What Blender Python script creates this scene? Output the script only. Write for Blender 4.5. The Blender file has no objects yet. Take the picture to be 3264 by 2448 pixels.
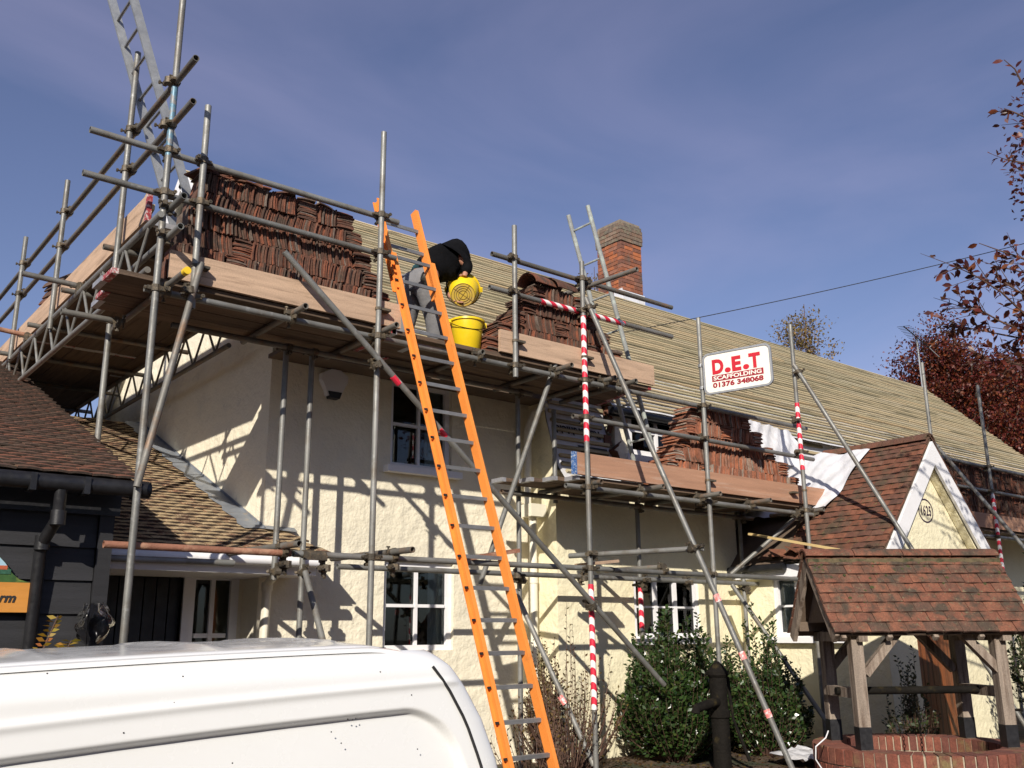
import bpy, math, random
import numpy as np
from mathutils import Vector, Matrix
random.seed(7); rng = np.random.default_rng(7)
scene = bpy.context.scene
col = scene.collection
# ---------------------------------------------------------------- camera
FPX = 3029.0
TILT, ROLL, YAW = math.radians(14.79), math.radians(-.47), math.radians(38.98)
CAM = np.array([0, 0, 1.0])
f0 = np.array([math.sin(YAW), math.cos(YAW), 0]); r0 = np.array([math.cos(YAW), -math.sin(YAW), 0]); u0 = np.array([0, 0, 1.0])
fw = f0*math.cos(TILT)+u0*math.sin(TILT); up_ = u0*math.cos(TILT)-f0*math.sin(TILT)
rt = r0*math.cos(ROLL)+up_*math.sin(ROLL); up_ = -r0*math.sin(ROLL)+up_*math.cos(ROLL)
cd = bpy.data.cameras.new('camera'); cam = bpy.data.objects.new('camera', cd); col.objects.link(cam)
cd.sensor_width = 36; cd.lens = FPX/3264*36; cd.clip_start = .05; cd.clip_end = 2000
cam.matrix_world = Matrix(((rt[0], up_[0], -fw[0], 0), (rt[1], up_[1], -fw[1], 0), (rt[2], up_[2], -fw[2], 1.0), (0, 0, 0, 1)))
scene.camera = cam
# ---------------------------------------------------------------- world, sun, exposure
SUN = Vector((-1.07, -1.0, .77)).normalized()          # towards the sun
W = bpy.data.worlds.new('World'); scene.world = W; W.use_nodes = True
nt = W.node_tree; nt.nodes.clear()
bg = nt.nodes.new('ShaderNodeBackground'); wo = nt.nodes.new('ShaderNodeOutputWorld')
sky = nt.nodes.new('ShaderNodeTexSky'); sky.sky_type = 'NISHITA'; sky.sun_disc = False
sky.sun_elevation = math.asin(SUN.z); sky.sun_rotation = math.atan2(SUN.x, SUN.y)
sky.air_density = 1.0; sky.dust_density = .5; sky.ozone_density = 5.0
tc = nt.nodes.new('ShaderNodeTexCoord'); mp = nt.nodes.new('ShaderNodeMapping'); mp.inputs['Scale'].default_value = (.9, .9, 3); mp.inputs['Location'].default_value = (1.3, 0, 0)
nz = nt.nodes.new('ShaderNodeTexNoise'); nz.inputs['Scale'].default_value = 1.6; nz.inputs['Detail'].default_value = 6; nz.inputs['Roughness'].default_value = .5; nz.inputs['Distortion'].default_value = .6
rp = nt.nodes.new('ShaderNodeMapRange'); rp.inputs[1].default_value = .42; rp.inputs[2].default_value = .8; rp.inputs[3].default_value = 0; rp.inputs[4].default_value = .3
mx = nt.nodes.new('ShaderNodeMixRGB'); mx.inputs[2].default_value = (5.6, 5.1, 7.6, 1)
nt.links.new(tc.outputs['Generated'], mp.inputs[0]); nt.links.new(mp.outputs[0], nz.inputs[0]); nt.links.new(nz.outputs[0], rp.inputs[0])
nt.links.new(rp.outputs[0], mx.inputs[0]); nt.links.new(sky.outputs[0], mx.inputs[1]); hs = nt.nodes.new('ShaderNodeHueSaturation'); hs.inputs['Hue'].default_value = .516; hs.inputs['Saturation'].default_value = .86; nt.links.new(mx.outputs[0], hs.inputs['Color']); nt.links.new(hs.outputs[0], bg.inputs[0]); nt.links.new(bg.outputs[0], wo.inputs[0])
bg.inputs[1].default_value = .086
sd = bpy.data.lights.new('sun', 'SUN'); sun = bpy.data.objects.new('sun', sd); col.objects.link(sun)
sd.energy = 4.6; sd.angle = math.radians(.53); sd.color = (1, .93, .82)
sun.rotation_euler = SUN.to_track_quat('Z', 'Y').to_euler(); sun.location = (-10, -10, 20)
vs = scene.view_settings; vs.view_transform = 'Standard'; vs.look = 'None'; vs.exposure = .3; vs.gamma = 1; vs.use_curve_mapping = False
# ---------------------------------------------------------------- helpers
def V(*a): return np.array(a[0] if len(a) == 1 else a, float)
def ray(x, y): return (x-1632)/FPX*rt-(y-1224)/FPX*up_+fw
def at(x, y, X=None, Y=None, Z=None, D=None):
    """photo pixel (3264 wide) -> the point of that sight line on the plane X=, Y= or Z= of the place"""
    d = ray(x, y)
    k = D if D is not None else ((X-CAM[0])/d[0] if X is not None else ((Y-CAM[1])/d[1] if Y is not None else (Z-CAM[2])/d[2]))
    return CAM+d*k
def nrm(v): v = V(v); return v/np.linalg.norm(v)
WL = {}
def put(name, me, mat, parent=None, loc=(0, 0, 0), rot=None, kind=None):
    o = bpy.data.objects.new(name, me); col.objects.link(o)
    if mat is not None and len(me.materials) == 0:
        for m in (mat if isinstance(mat, (list, tuple)) else [mat]): me.materials.append(m)
    loc = V(loc); WL[o] = loc
    if parent is not None:
        o.parent = parent; loc = loc-WL[parent]
    o.location = loc
    if rot is not None:
        o.rotation_mode = 'QUATERNION'; o.rotation_quaternion = rot
    if kind: o['kind'] = kind
    return o
def thing(name, loc, label, cat, group=None):
    o = bpy.data.objects.new(name, None); col.objects.link(o); o.empty_display_size = .1
    o.location = loc; WL[o] = V(loc); o['label'] = label; o['category'] = cat
    if group: o['group'] = group
    return o
def tag(o, label, cat, group=None):
    o['label'] = label; o['category'] = cat
    if group: o['group'] = group
    return o
class MB:
    def __init__(s): s.v = []; s.f = []; s.m = []
    def add(s, vs, fs, m=0):
        b = len(s.v); s.v += [tuple(map(float, p)) for p in vs]
        for f in fs: s.f.append(tuple(i+b for i in f)); s.m.append(m)
        return s
    def box(s, c, dx, dy, dz, ax=None, m=0):
        ax = np.eye(3) if ax is None else np.array([nrm(a) for a in ax])
        c = V(c); P = [c+ax[0]*dx/2*i+ax[1]*dy/2*j+ax[2]*dz/2*k for k in (-1, 1) for j in (-1, 1) for i in (-1, 1)]
        return s.add(P, [(0, 2, 3, 1), (4, 5, 7, 6), (0, 1, 5, 4), (2, 6, 7, 3), (0, 4, 6, 2), (1, 3, 7, 5)], m)
    def bb(s, a, b, m=0):
        a = V(a); b = V(b); d = np.abs(b-a); return s.box((a+b)/2, *d, m=m)
    def beam(s, p, q, w, h, upv=(0, 0, 1), m=0):
        p = V(p); q = V(q); e = nrm(q-p); n = V(upv)-e*np.dot(upv, e); n = nrm(n); t = np.cross(n, e)
        return s.box((p+q)/2, np.linalg.norm(q-p), w, h, (e, t, n), m)
    def tube(s, p, q, r, seg=12, hollow=False, r2=None, m=0, caps=True):
        p = V(p); q = V(q); e = nrm(q-p); a = nrm(np.cross(e, (0, 0, 1) if abs(e[2]) < .9 else (1, 0, 0))); b = np.cross(e, a)
        r2 = r if r2 is None else r2
        cs = [(math.cos(2*math.pi*i/seg), math.sin(2*math.pi*i/seg)) for i in range(seg)]
        R = lambda c, rr: [c+(a*x+b*y)*rr for x, y in cs]
        n = seg; j = lambda i: (i+1) % n
        if hollow:
            d = .16; pin = p+e*d; qin = q-e*d
            vs = R(p, r)+R(q, r2)+R(p, r*.82)+R(q, r2*.82)+R(pin, r*.82)+R(qin, r2*.82)
            fs = []
            for i in range(n):
                fs += [(i, j(i), n+j(i), n+i), (j(i), i, 2*n+i, 2*n+j(i)), (n+i, n+j(i), 3*n+j(i), 3*n+i), (2*n+j(i), 2*n+i, 4*n+i, 4*n+j(i)), (3*n+i, 3*n+j(i), 5*n+j(i), 5*n+i)]
            fs += [tuple(range(4*n, 5*n)), tuple(range(6*n-1, 5*n-1, -1))]
        else:
            vs = R(p, r)+R(q, r2); fs = [(i, j(i), n+j(i), n+i) for i in range(n)]
            if caps: fs += [tuple(range(n-1, -1, -1)), tuple(range(n, 2*n))]
        return s.add(vs, fs, m)
    def path(s, pts, rad, seg=8, m=0):
        pts = [V(p) for p in pts]; k = len(pts); rad = [rad]*k if np.isscalar(rad) else rad
        a = None; vs = []
        for i in range(k):
            e = nrm(pts[min(i+1, k-1)]-pts[max(i-1, 0)])
            if a is None: a = nrm(np.cross(e, (0, 0, 1) if abs(e[2]) < .9 else (1, 0, 0)))
            a = nrm(a-e*np.dot(a, e)); b = np.cross(e, a)
            vs += [pts[i]+(a*math.cos(2*math.pi*t/seg)+b*math.sin(2*math.pi*t/seg))*rad[i] for t in range(seg)]
        fs = [(i*seg+t, i*seg+(t+1) % seg, (i+1)*seg+(t+1) % seg, (i+1)*seg+t) for i in range(k-1) for t in range(seg)]
        fs += [tuple(range(seg-1, -1, -1)), tuple(range((k-1)*seg, k*seg))]
        return s.add(vs, fs, m)
    def prism(s, poly, n, d, m=0):
        P = [V(p) for p in poly]; n = nrm(n)*d; k = len(P)
        return s.add(P+[p+n for p in P], [tuple(range(k-1, -1, -1)), tuple(range(k, 2*k))]+[(i, (i+1) % k, k+(i+1) % k, k+i) for i in range(k)], m)
    def lathe(s, c, prof, seg=20, ax=(0, 0, 1), m=0):
        ax = nrm(ax); a = nrm(np.cross(ax, (0, 0, 1) if abs(ax[2]) < .9 else (1, 0, 0))); b = np.cross(ax, a); c = V(c); k = len(prof)
        vs = [c+ax*z+(a*math.cos(2*math.pi*t/seg)+b*math.sin(2*math.pi*t/seg))*max(r, 1e-4) for r, z in prof for t in range(seg)]
        return s.add(vs, [(i*seg+t, i*seg+(t+1) % seg, (i+1)*seg+(t+1) % seg, (i+1)*seg+t) for i in range(k-1) for t in range(seg)], m)
    def mesh(s, name, smooth=False, centre=True):
        v = np.array(s.v); c = np.zeros(3)
        if centre:
            lo, hi = v.min(0), v.max(0); c = np.array([(lo[0]+hi[0])/2, (lo[1]+hi[1])/2, lo[2]])
        me = bpy.data.meshes.new(name); me.from_pydata((v-c).tolist(), [], s.f); me.update()
        if any(s.m): me.polygons.foreach_set('material_index', s.m)
        if smooth:
            me.polygons.foreach_set('use_smooth', [True]*len(me.polygons))
            if smooth != 'full': me.set_sharp_from_angle(angle=math.radians(smooth if smooth is not True else 40))
        return me, c
    def build(s, name, mat, parent=None, smooth=False, kind=None):
        me, c = s.mesh(name, smooth); return put(name, me, mat, parent, c, kind=kind)
def quat(x, y, z):
    return Matrix(((x[0], y[0], z[0]), (x[1], y[1], z[1]), (x[2], y[2], z[2]))).to_quaternion()
def fastmesh(name, v, quads):
    v = np.asarray(v, np.float32); quads = np.asarray(quads, np.int32)
    lo, hi = v.min(0), v.max(0); c = np.array([(lo[0]+hi[0])/2, (lo[1]+hi[1])/2, lo[2]]); v = v-c
    k = quads.shape[1]; me = bpy.data.meshes.new(name); me.vertices.add(len(v)); me.vertices.foreach_set('co', v.astype(np.float32).ravel())
    me.loops.add(quads.size); me.loops.foreach_set('vertex_index', quads.ravel()); me.polygons.add(len(quads))
    me.polygons.foreach_set('loop_start', np.arange(len(quads), dtype=np.int32)*k); me.update(calc_edges=True); me.validate()
    return me, c
# ---------------------------------------------------------------- materials
def M(name, c, rough=.6, metal=0., var=.18, vs=6., bump=0., bs=60., rand=0., c2=None, s2=3., t2=(.5, .62), stretch=None, island=None, spec=.5, c3=None, s3=20., t3=(.6, .7), trans=0., coat=0., fine=0., dust=False):
    m = bpy.data.materials.new(name); m.use_nodes = True; n = m.node_tree.nodes; l = m.node_tree.links
    b = n['Principled BSDF']; b.inputs['Roughness'].default_value = rough; b.inputs['Metallic'].default_value = metal; b.inputs['Specular IOR Level'].default_value = spec
    if coat: b.inputs['Coat Weight'].default_value = coat; b.inputs['Coat Roughness'].default_value = .08
    g = n.new('ShaderNodeNewGeometry'); pos = g.outputs['Position']
    if stretch:
        mp = n.new('ShaderNodeMapping'); mp.inputs['Scale'].default_value = stretch; l.new(pos, mp.inputs[0]); pos = mp.outputs[0]
    def noise(sc, det=5, src=None):
        t = n.new('ShaderNodeTexNoise'); t.inputs['Scale'].default_value = sc; t.inputs['Detail'].default_value = det; t.inputs['Roughness'].default_value = .6; l.new(src or pos, t.inputs[0]); return t.outputs[0]
    def rng_(x, a, b_, lo, hi):
        r = n.new('ShaderNodeMapRange'); r.inputs[1].default_value = a; r.inputs[2].default_value = b_; r.inputs[3].default_value = lo; r.inputs[4].default_value = hi; l.new(x, r.inputs[0]); return r.outputs[0]
    def mix(fac, a, b_):
        x = n.new('ShaderNodeMixRGB'); l.new(fac, x.inputs[0])
        for i, q in ((1, a), (2, b_)):
            if isinstance(q, tuple): x.inputs[i].default_value = (*q[:3], 1)
            else: l.new(q, x.inputs[i])
        return x.outputs[0]
    cur = None
    if island:
        r = n.new('ShaderNodeValToRGB'); r.color_ramp.interpolation = 'LINEAR'
        e = r.color_ramp.elements
        for i, cc in enumerate(island):
            p = i/(len(island)-1)
            el = e[i] if i < 2 else e.new(p)
            el.position = p; el.color = (*cc, 1)
        l.new(g.outputs['Random Per Island'], r.inputs[0]); cur = r.outputs[0]
    if cur is None:
        rgb = n.new('ShaderNodeRGB'); rgb.outputs[0].default_value = (*c, 1); cur = rgb.outputs[0]
    if rand:
        oi = n.new('ShaderNodeObjectInfo')
        if isinstance(rand, (list, tuple)):
            r = n.new('ShaderNodeValToRGB'); e = r.color_ramp.elements
            for i, cc in enumerate(rand):
                p = i/(len(rand)-1); el = e[i] if i < 2 else e.new(p); el.position = p; el.color = (*cc, 1)
            l.new(oi.outputs['Random'], r.inputs[0]); cur = r.outputs[0]
        else:
            h = n.new('ShaderNodeHueSaturation'); l.new(cur, h.inputs['Color']); l.new(rng_(oi.outputs['Random'], 0, 1, 1-rand, 1+rand), h.inputs['Value']); cur = h.outputs[0]
    def upw(x):
        if not dust: return x
        sx = n.new('ShaderNodeSeparateXYZ'); l.new(g.outputs['True Normal'], sx.inputs[0]); mm = n.new('ShaderNodeMath'); mm.operation = 'MULTIPLY'; l.new(x, mm.inputs[0]); l.new(rng_(sx.outputs[2], .6, .8, .06, 1), mm.inputs[1]); return mm.outputs[0]
    if c2: cur = mix(upw(rng_(noise(s2), t2[0], t2[1], 0, 1)), cur, c2)
    if c3: cur = mix(upw(rng_(noise(s3, 3), t3[0], t3[1], 0, 1)), cur, c3)
    if var:
        h = n.new('ShaderNodeHueSaturation'); l.new(cur, h.inputs['Color']); l.new(rng_(noise(vs), .25, .75, 1-var, 1+var), h.inputs['Value']); cur = h.outputs[0]
    if fine:
        h = n.new('ShaderNodeHueSaturation'); l.new(cur, h.inputs['Color']); l.new(rng_(noise(90, 3, g.outputs['Position']), .3, .7, 1-fine, 1+fine), h.inputs['Value']); cur = h.outputs[0]
    l.new(cur, b.inputs['Base Color'])
    if trans:
        b.inputs['Subsurface Weight'].default_value = 0
        tr = n.new('ShaderNodeBsdfTranslucent'); l.new(cur, tr.inputs[0]); ms = n.new('ShaderNodeMixShader'); ms.inputs[0].default_value = trans
        l.new(b.outputs[0], ms.inputs[1]); l.new(tr.outputs[0], ms.inputs[2]); l.new(ms.outputs[0], n['Material Output'].inputs[0])
    if metal or rough < .5:
        l.new(rng_(noise(vs*3), .3, .7, max(.02, rough-.1), rough+.14), b.inputs['Roughness'])
    if bump:
        bp = n.new('ShaderNodeBump'); bp.inputs['Strength'].default_value = min(1, bump); bp.inputs['Distance'].default_value = .012*max(1, bump); l.new(noise(bs, 4), bp.inputs['Height']); l.new(bp.outputs[0], b.inputs['Normal'])
    m.use_fake_user = False
    return m
galv = M('galvanised_tube', (.20, .198, .185), .5, .3, .3, 3, .15, 90, c2=(.15, .13, .105), s2=5, t2=(.5, .72), c3=(.26, .26, .25), s3=14, t3=(.58, .72), rand=.18)
galv_dark = M('old_tube', (.145, .137, .122), .58, .25, .3, 4, .2, 70, c2=(.2, .12, .07), s2=7, t2=(.5, .7), rand=.2)
rust = M('rusty_tube', (.27, .12, .075), .8, .1, .35, 6, .4, 60, c2=(.36, .2, .13), s2=9)
coupler_m = M('coupler_steel', (.105, .088, .066), .6, .5, .35, 20, .3, 80, c2=(.17, .13, .085), s2=25, rand=.35)
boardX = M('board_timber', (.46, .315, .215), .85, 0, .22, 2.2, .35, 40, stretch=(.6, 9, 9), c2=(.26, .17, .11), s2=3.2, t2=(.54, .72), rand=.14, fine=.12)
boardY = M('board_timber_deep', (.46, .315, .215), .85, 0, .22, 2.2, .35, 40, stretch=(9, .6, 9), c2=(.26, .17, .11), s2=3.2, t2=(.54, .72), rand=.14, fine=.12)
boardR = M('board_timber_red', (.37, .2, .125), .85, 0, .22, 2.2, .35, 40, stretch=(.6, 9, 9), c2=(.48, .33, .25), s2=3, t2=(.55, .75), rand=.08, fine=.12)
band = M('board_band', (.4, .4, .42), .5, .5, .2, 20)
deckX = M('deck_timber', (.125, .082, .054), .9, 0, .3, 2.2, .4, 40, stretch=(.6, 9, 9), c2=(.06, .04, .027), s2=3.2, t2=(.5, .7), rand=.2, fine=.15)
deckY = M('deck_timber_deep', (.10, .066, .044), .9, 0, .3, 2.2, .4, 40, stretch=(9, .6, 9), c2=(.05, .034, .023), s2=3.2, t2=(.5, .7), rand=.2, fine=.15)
bandred = M('board_band_red', (.32, .035, .04), .6, 0, .3, 30, c2=(.45, .4, .38), s2=30)
bandblue = M('board_band_blue', (.04, .12, .33), .6, 0, .3, 30, c2=(.4, .45, .5), s2=60)
cream = M('cream_render', (.80, .735, .575), .9, 0, .07, .8, 2.2, 8, c2=(.68, .63, .51), s2=1.3, t2=(.5, .78), c3=(.60, .56, .47), s3=7, t3=(.66, .8), fine=.04)
cream2 = M('yellow_render', (.80, .735, .52), .9, 0, .07, .8, 2.0, 9, c2=(.70, .62, .41), s2=1.0, t2=(.5, .78), fine=.04)
white = M('white_paint', (.80, .79, .80), .45, 0, .05, 5, .05, 60, c2=(.68, .66, .63), s2=4, t2=(.6, .85))
pipe_m = M('cream_pipe', (.80, .755, .62), .4, 0, .06, 5)
black = M('black_paint', (.012, .012, .014), .42, 0, .4, 9, .1, 60)
tar = M('tarred_board', (.016, .016, .019), .62, 0, .45, 2.2, .3, 50, stretch=(.5, 8, 8), rand=.25)
lead = M('lead_sheet', (.26, .28, .31), .55, .35, .25, 5, .25, 20, c2=(.42, .34, .24), s2=9, t2=(.6, .75))
T_RED = [(.145, .05, .027), (.17, .062, .032), (.11, .048, .031), (.22, .08, .042), (.09, .043, .03), (.15, .07, .044)]
tile_r = M('clay_tile', (.2, .1, .06), .92, 0, .28, 14, .5, 70, rand=T_RED, c2=(.075, .05, .03), s2=4, t2=(.48, .68), c3=(.16, .12, .045), s3=16, t3=(.62, .72), fine=.2)
tile_sand = M('clay_tile_sawdust', (.2, .1, .06), .92, 0, .3, 14, .5, 70, rand=T_RED, c2=(.40, .29, .16), s2=5, t2=(.36, .52), c3=(.55, .43, .27), s3=45, t3=(.56, .66), fine=.3, dust=True)
tile_well = M('clay_tile_well', (.2, .1, .06), .9, 0, .3, 16, .4, 80, rand=[(.15, .058, .034), (.18, .066, .037), (.115, .05, .032), (.20, .078, .043), (.095, .052, .036)], c2=(.06, .042, .028), s2=6, t2=(.45, .62), c3=(.14, .12, .07), s3=26, t3=(.6, .72), fine=.3)
S_RED = [(.15, .058, .035), (.09, .044, .03), (.20, .07, .038), (.07, .037, .026), (.12, .055, .035), (.27, .085, .042), (.10, .066, .048), (.2, .155, .125)]
tile_st = M('stacked_tile', (.2, .1, .06), .93, 0, .35, 20, .4, 70, rand=S_RED, c2=(.075, .048, .034), s2=9, t2=(.48, .66), fine=.2)
tile_st_i = M('stacked_tile_rest', (.2, .1, .06), .93, 0, .35, 20, .4, 70, island=S_RED, c2=(.075, .048, .034), s2=9, t2=(.48, .66), fine=.2)
B_RED = [(.30, .085, .035), (.40, .13, .05), (.22, .075, .04), (.16, .07, .05), (.34, .11, .05), (.26, .12, .08)]
brick_m = M('chimney_brick', (.3, .1, .05), .92, 0, .3, 12, .4, 60, rand=B_RED, c2=(.1, .07, .055), s2=3, t2=(.52, .7), fine=.2)
brick_old = M('lichen_brick', (.2, .13, .09), .95, 0, .35, 14, .5, 60, rand=[(.15, .10, .075), (.2, .12, .08), (.13, .105, .085), (.22, .15, .11)], c2=(.2, .19, .13), s2=12, t2=(.52, .66), fine=.25)
brick_w = M('well_brick', (.25, .08, .05), .9, 0, .3, 16, .5, 60, rand=[(.17, .05, .032), (.20, .064, .04), (.13, .045, .033), (.23, .085, .055)], c2=(.16, .115, .05), s2=4, t2=(.54, .68), fine=.25)
mortar = M('mortar', (.36, .30, .22), .95, 0, .25, 15, .5, 80)
tile_edge = M('shaded_mossy_tile_edge', (.045, .030, .022), .95, 0, .5, 18, .5, 60, c2=(.10, .045, .028), s2=11, t2=(.55, .7), fine=.3)  # edge faces darkened: moss plus painted gap shade between the courses
tile_edge2 = M('shaded_tile_edge', (.075, .036, .024), .95, 0, .5, 18, .5, 60, fine=.3)  # well tiles: same painted gap shade along the courses, a lighter tone
S_RED2 = [(.30, .105, .055), (.20, .08, .05), (.36, .125, .06), (.15, .07, .045), (.26, .12, .08), (.42, .14, .065), (.25, .19, .15), (.32, .27, .22)]
tile_st3 = M('red_stacked_tile', (.2, .1, .06), .93, 0, .35, 20, .4, 70, rand=S_RED2, c2=(.1, .06, .04), s2=9, t2=(.52, .7), fine=.2)
tile_st3i = M('red_stacked_tile_rest', (.2, .1, .06), .93, 0, .35, 20, .4, 70, island=S_RED2, c2=(.1, .06, .04), s2=9, t2=(.52, .7), fine=.2)
mortar_d = M('mortar_dark', (.22, .18, .14), .95, 0, .25, 15, .5, 80)
moss = M('moss', (.055, .06, .018), .95, 0, .4, 30, .8, 80)
BAT = [(.44, .35, .20), (.40, .34, .21), (.47, .365, .21), (.36, .31, .18), (.42, .36, .235), (.45, .33, .175)]
batten_m = M('roof_batten', (.46, .38, .24), .85, 0, .14, 1.5, .2, 60, rand=BAT, stretch=(.5, 9, 9), c2=(.22, .185, .105), s2=1.3, t2=(.55, .575), fine=.14)
timber_new = M('new_batten', (.60, .44, .2), .8, 0, .15, 3, .2, 60)
underlay = M('underlay_sheet', (.62, .62, .645), .55, 0, .1, 5, .5, 18, c2=(.52, .51, .5), s2=4, t2=(.5, .75))
ink = M('printed_ink', (.02, .02, .022), .6, 0, .1)
orange = M('orange_fibreglass', (.82, .26, .045), .55, 0, .12, 4, .15, 90, c2=(.55, .18, .04), s2=7, t2=(.64, .8), fine=.06)
alu = M('aluminium', (.34, .35, .36), .5, .5, .2, 10, rand=.12)
rung_m = M('ladder_rung', (.22, .225, .235), .5, .4, .2, 10, rand=.1)
yellow = M('yellow_plastic', (.80, .56, .012), .38, 0, .08, 6, c2=(.6, .42, .06), s2=6, t2=(.6, .8))
yellow_d = M('dusty_yellow_plastic', (.62, .43, .06), .7, 0, .15, 15, c2=(.5, .36, .16), s2=14, t2=(.5, .7))
oak = M('weathered_oak', (.27, .215, .17), .85, 0, .3, 3, .5, 50, stretch=(8, 8, .7), c2=(.10, .065, .045), s2=2.4, t2=(.47, .66), fine=.2)
oak_d = M('dark_oak', (.12, .085, .06), .8, 0, .3, 4, .4, 50)
door_m = M('stained_door', (.19, .062, .022), .4, 0, .35, 3, .2, 50, stretch=(8, 8, .6), c2=(.07, .025, .012), s2=2)
red_m = M('sign_red', (.52, .008, .022), .5, 0, .08); dred_m = M('sign_dark_red', (.30, .006, .02), .5, 0, .08)
signw = M('sign_white', (.80, .76, .68), .45, 0, .05, 4, c2=(.65, .6, .5), s2=9, t2=(.7, .85))
van_m = M('white_van_paint', (.80, .80, .79), .22, 0, .02, 2, coat=.6, c3=(.5, .47, .42), s3=11, t3=(.79, .83))
rubber = M('black_rubber', (.014, .014, .015), .7, 0, .2)
room = M('dark_room', (.05, .045, .04), .9, 0, .2)
curtain = M('curtain', (.62, .6, .56), .9, 0, .1, 20)
iron = M('cast_iron', (.009, .0075, .006), .85, 0, .4, 12, .8, 30, spec=.15, c2=(.04, .03, .012), s2=9, t2=(.58, .72))
soil = M('soil', (.07, .042, .024), .95, 0, .4, 3, 1, 14, c2=(.11, .07, .04), s2=7, c3=(.04, .045, .018), s3=1.2, t3=(.55, .6), fine=.35)
def tape(name, ax):
    m = M(name, (.8, .78, .76), .45, 0, .06, 9); n = m.node_tree.nodes; l = m.node_tree.links; b = n['Principled BSDF']
    g = n.new('ShaderNodeNewGeometry'); d = n.new('ShaderNodeVectorMath'); d.operation = 'DOT_PRODUCT'; d.inputs[1].default_value = ax; l.new(g.outputs['Position'], d.inputs[0])
    fr = n.new('ShaderNodeMath'); fr.operation = 'FRACT'; l.new(d.outputs['Value'], fr.inputs[0]); gt = n.new('ShaderNodeMath'); gt.operation = 'GREATER_THAN'; gt.inputs[1].default_value = .5; l.new(fr.outputs[0], gt.inputs[0])
    mx = n.new('ShaderNodeMixRGB'); mx.inputs[1].default_value = (.8, .76, .74, 1); mx.inputs[2].default_value = (.62, .02, .05, 1); l.new(gt.outputs[0], mx.inputs[0]); l.new(mx.outputs[0], b.inputs['Base Color']); return m
tapeZ = tape('red_white_tape_up', (8, 4, 7.5)); tapeX = tape('red_white_tape_along', (6.5, 0, 9))
def glass_m():
    m = bpy.data.materials.new('window_glass'); m.use_nodes = True; n = m.node_tree.nodes; l = m.node_tree.links
    n.remove(n['Principled BSDF']); t = n.new('ShaderNodeBsdfTransparent'); t.inputs[0].default_value = (.75, .8, .8, 1); g = n.new('ShaderNodeBsdfGlossy'); g.inputs['Roughness'].default_value = .02
    f = n.new('ShaderNodeFresnel'); f.inputs[0].default_value = 1.5; s = n.new('ShaderNodeMixShader'); l.new(f.outputs[0], s.inputs[0]); l.new(t.outputs[0], s.inputs[1]); l.new(g.outputs[0], s.inputs[2]); l.new(s.outputs[0], n['Material Output'].inputs[0]); return m
glass = glass_m()
# ================================================================ ground
def sst(a, b, x): t = np.clip((x-a)/(b-a), 0, 1); return t*t*(3-2*t)
def zg(x, y):
    lane = -.7-.27*sst(.3, 2.6, y)
    return lane+(-.3-lane)*sst(6.1, 6.9, .5*x+y)
xs = np.concatenate([np.linspace(-300, -8, 12), np.linspace(-7, 16, 60), np.linspace(17, 300, 14)]); ys = np.concatenate([np.linspace(-300, -4, 12), np.linspace(-3, 14, 50), np.linspace(15, 300, 14)])
gx, gy = np.meshgrid(xs, ys); gz = zg(gx, gy)+.02*np.sin(gx*3.1)*np.sin(gy*2.7)*(np.abs(gx) < 16)
b = MB(); nx = len(xs); b.v = list(zip(gx.ravel().tolist(), gy.ravel().tolist(), gz.ravel().tolist()))
b.f = [(j*nx+i, j*nx+i+1, (j+1)*nx+i+1, (j+1)*nx+i) for j in range(len(ys)-1) for i in range(nx-1)]; b.m = [0]*len(b.f)
g_ = b.build('ground', soil, smooth=True); g_['kind'] = 'structure'
# ================================================================ shared builders for buildings
X0, YA, YB, XB, XC, YC = 3.785, 8.4, 7.95, 7.05, 10.2, 5.95
def wall(parent, P0, U, L, z0, z1, nin, holes=(), mat=None, dep=.14, name='wall'):
    """upright wall sheet along U from P0 with openings (u0,u1,za,zb) and their reveals"""
    P0 = V(P0); U = nrm(U); nin = nrm(nin); b = MB()
    us = sorted({0, L, *[h[0] for h in holes], *[h[1] for h in holes]}); zs = sorted({z0, z1, *[h[2] for h in holes], *[h[3] for h in holes]})
    P = lambda u, z, d=0: V(P0[0], P0[1], 0)+U*u+nin*d+V(0, 0, z)
    for i in range(len(us)-1):
        for j in range(len(zs)-1):
            cu, cz = (us[i]+us[i+1])/2, (zs[j]+zs[j+1])/2
            if any(h[0] < cu < h[1] and h[2] < cz < h[3] for h in holes): continue
            b.add([P(us[i], zs[j]), P(us[i+1], zs[j]), P(us[i+1], zs[j+1]), P(us[i], zs[j+1])], [(0, 1, 2, 3)])
    for (a, c, d, e) in holes:
        q = [(a, d), (c, d), (c, e), (a, e)]
        for k in range(4):
            m, n = q[k], q[(k+1) % 4]
            b.add([P(*m), P(*n), P(*n, dep), P(*m, dep)], [(0, 3, 2, 1)])
    return b.build(name, mat, parent)
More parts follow.
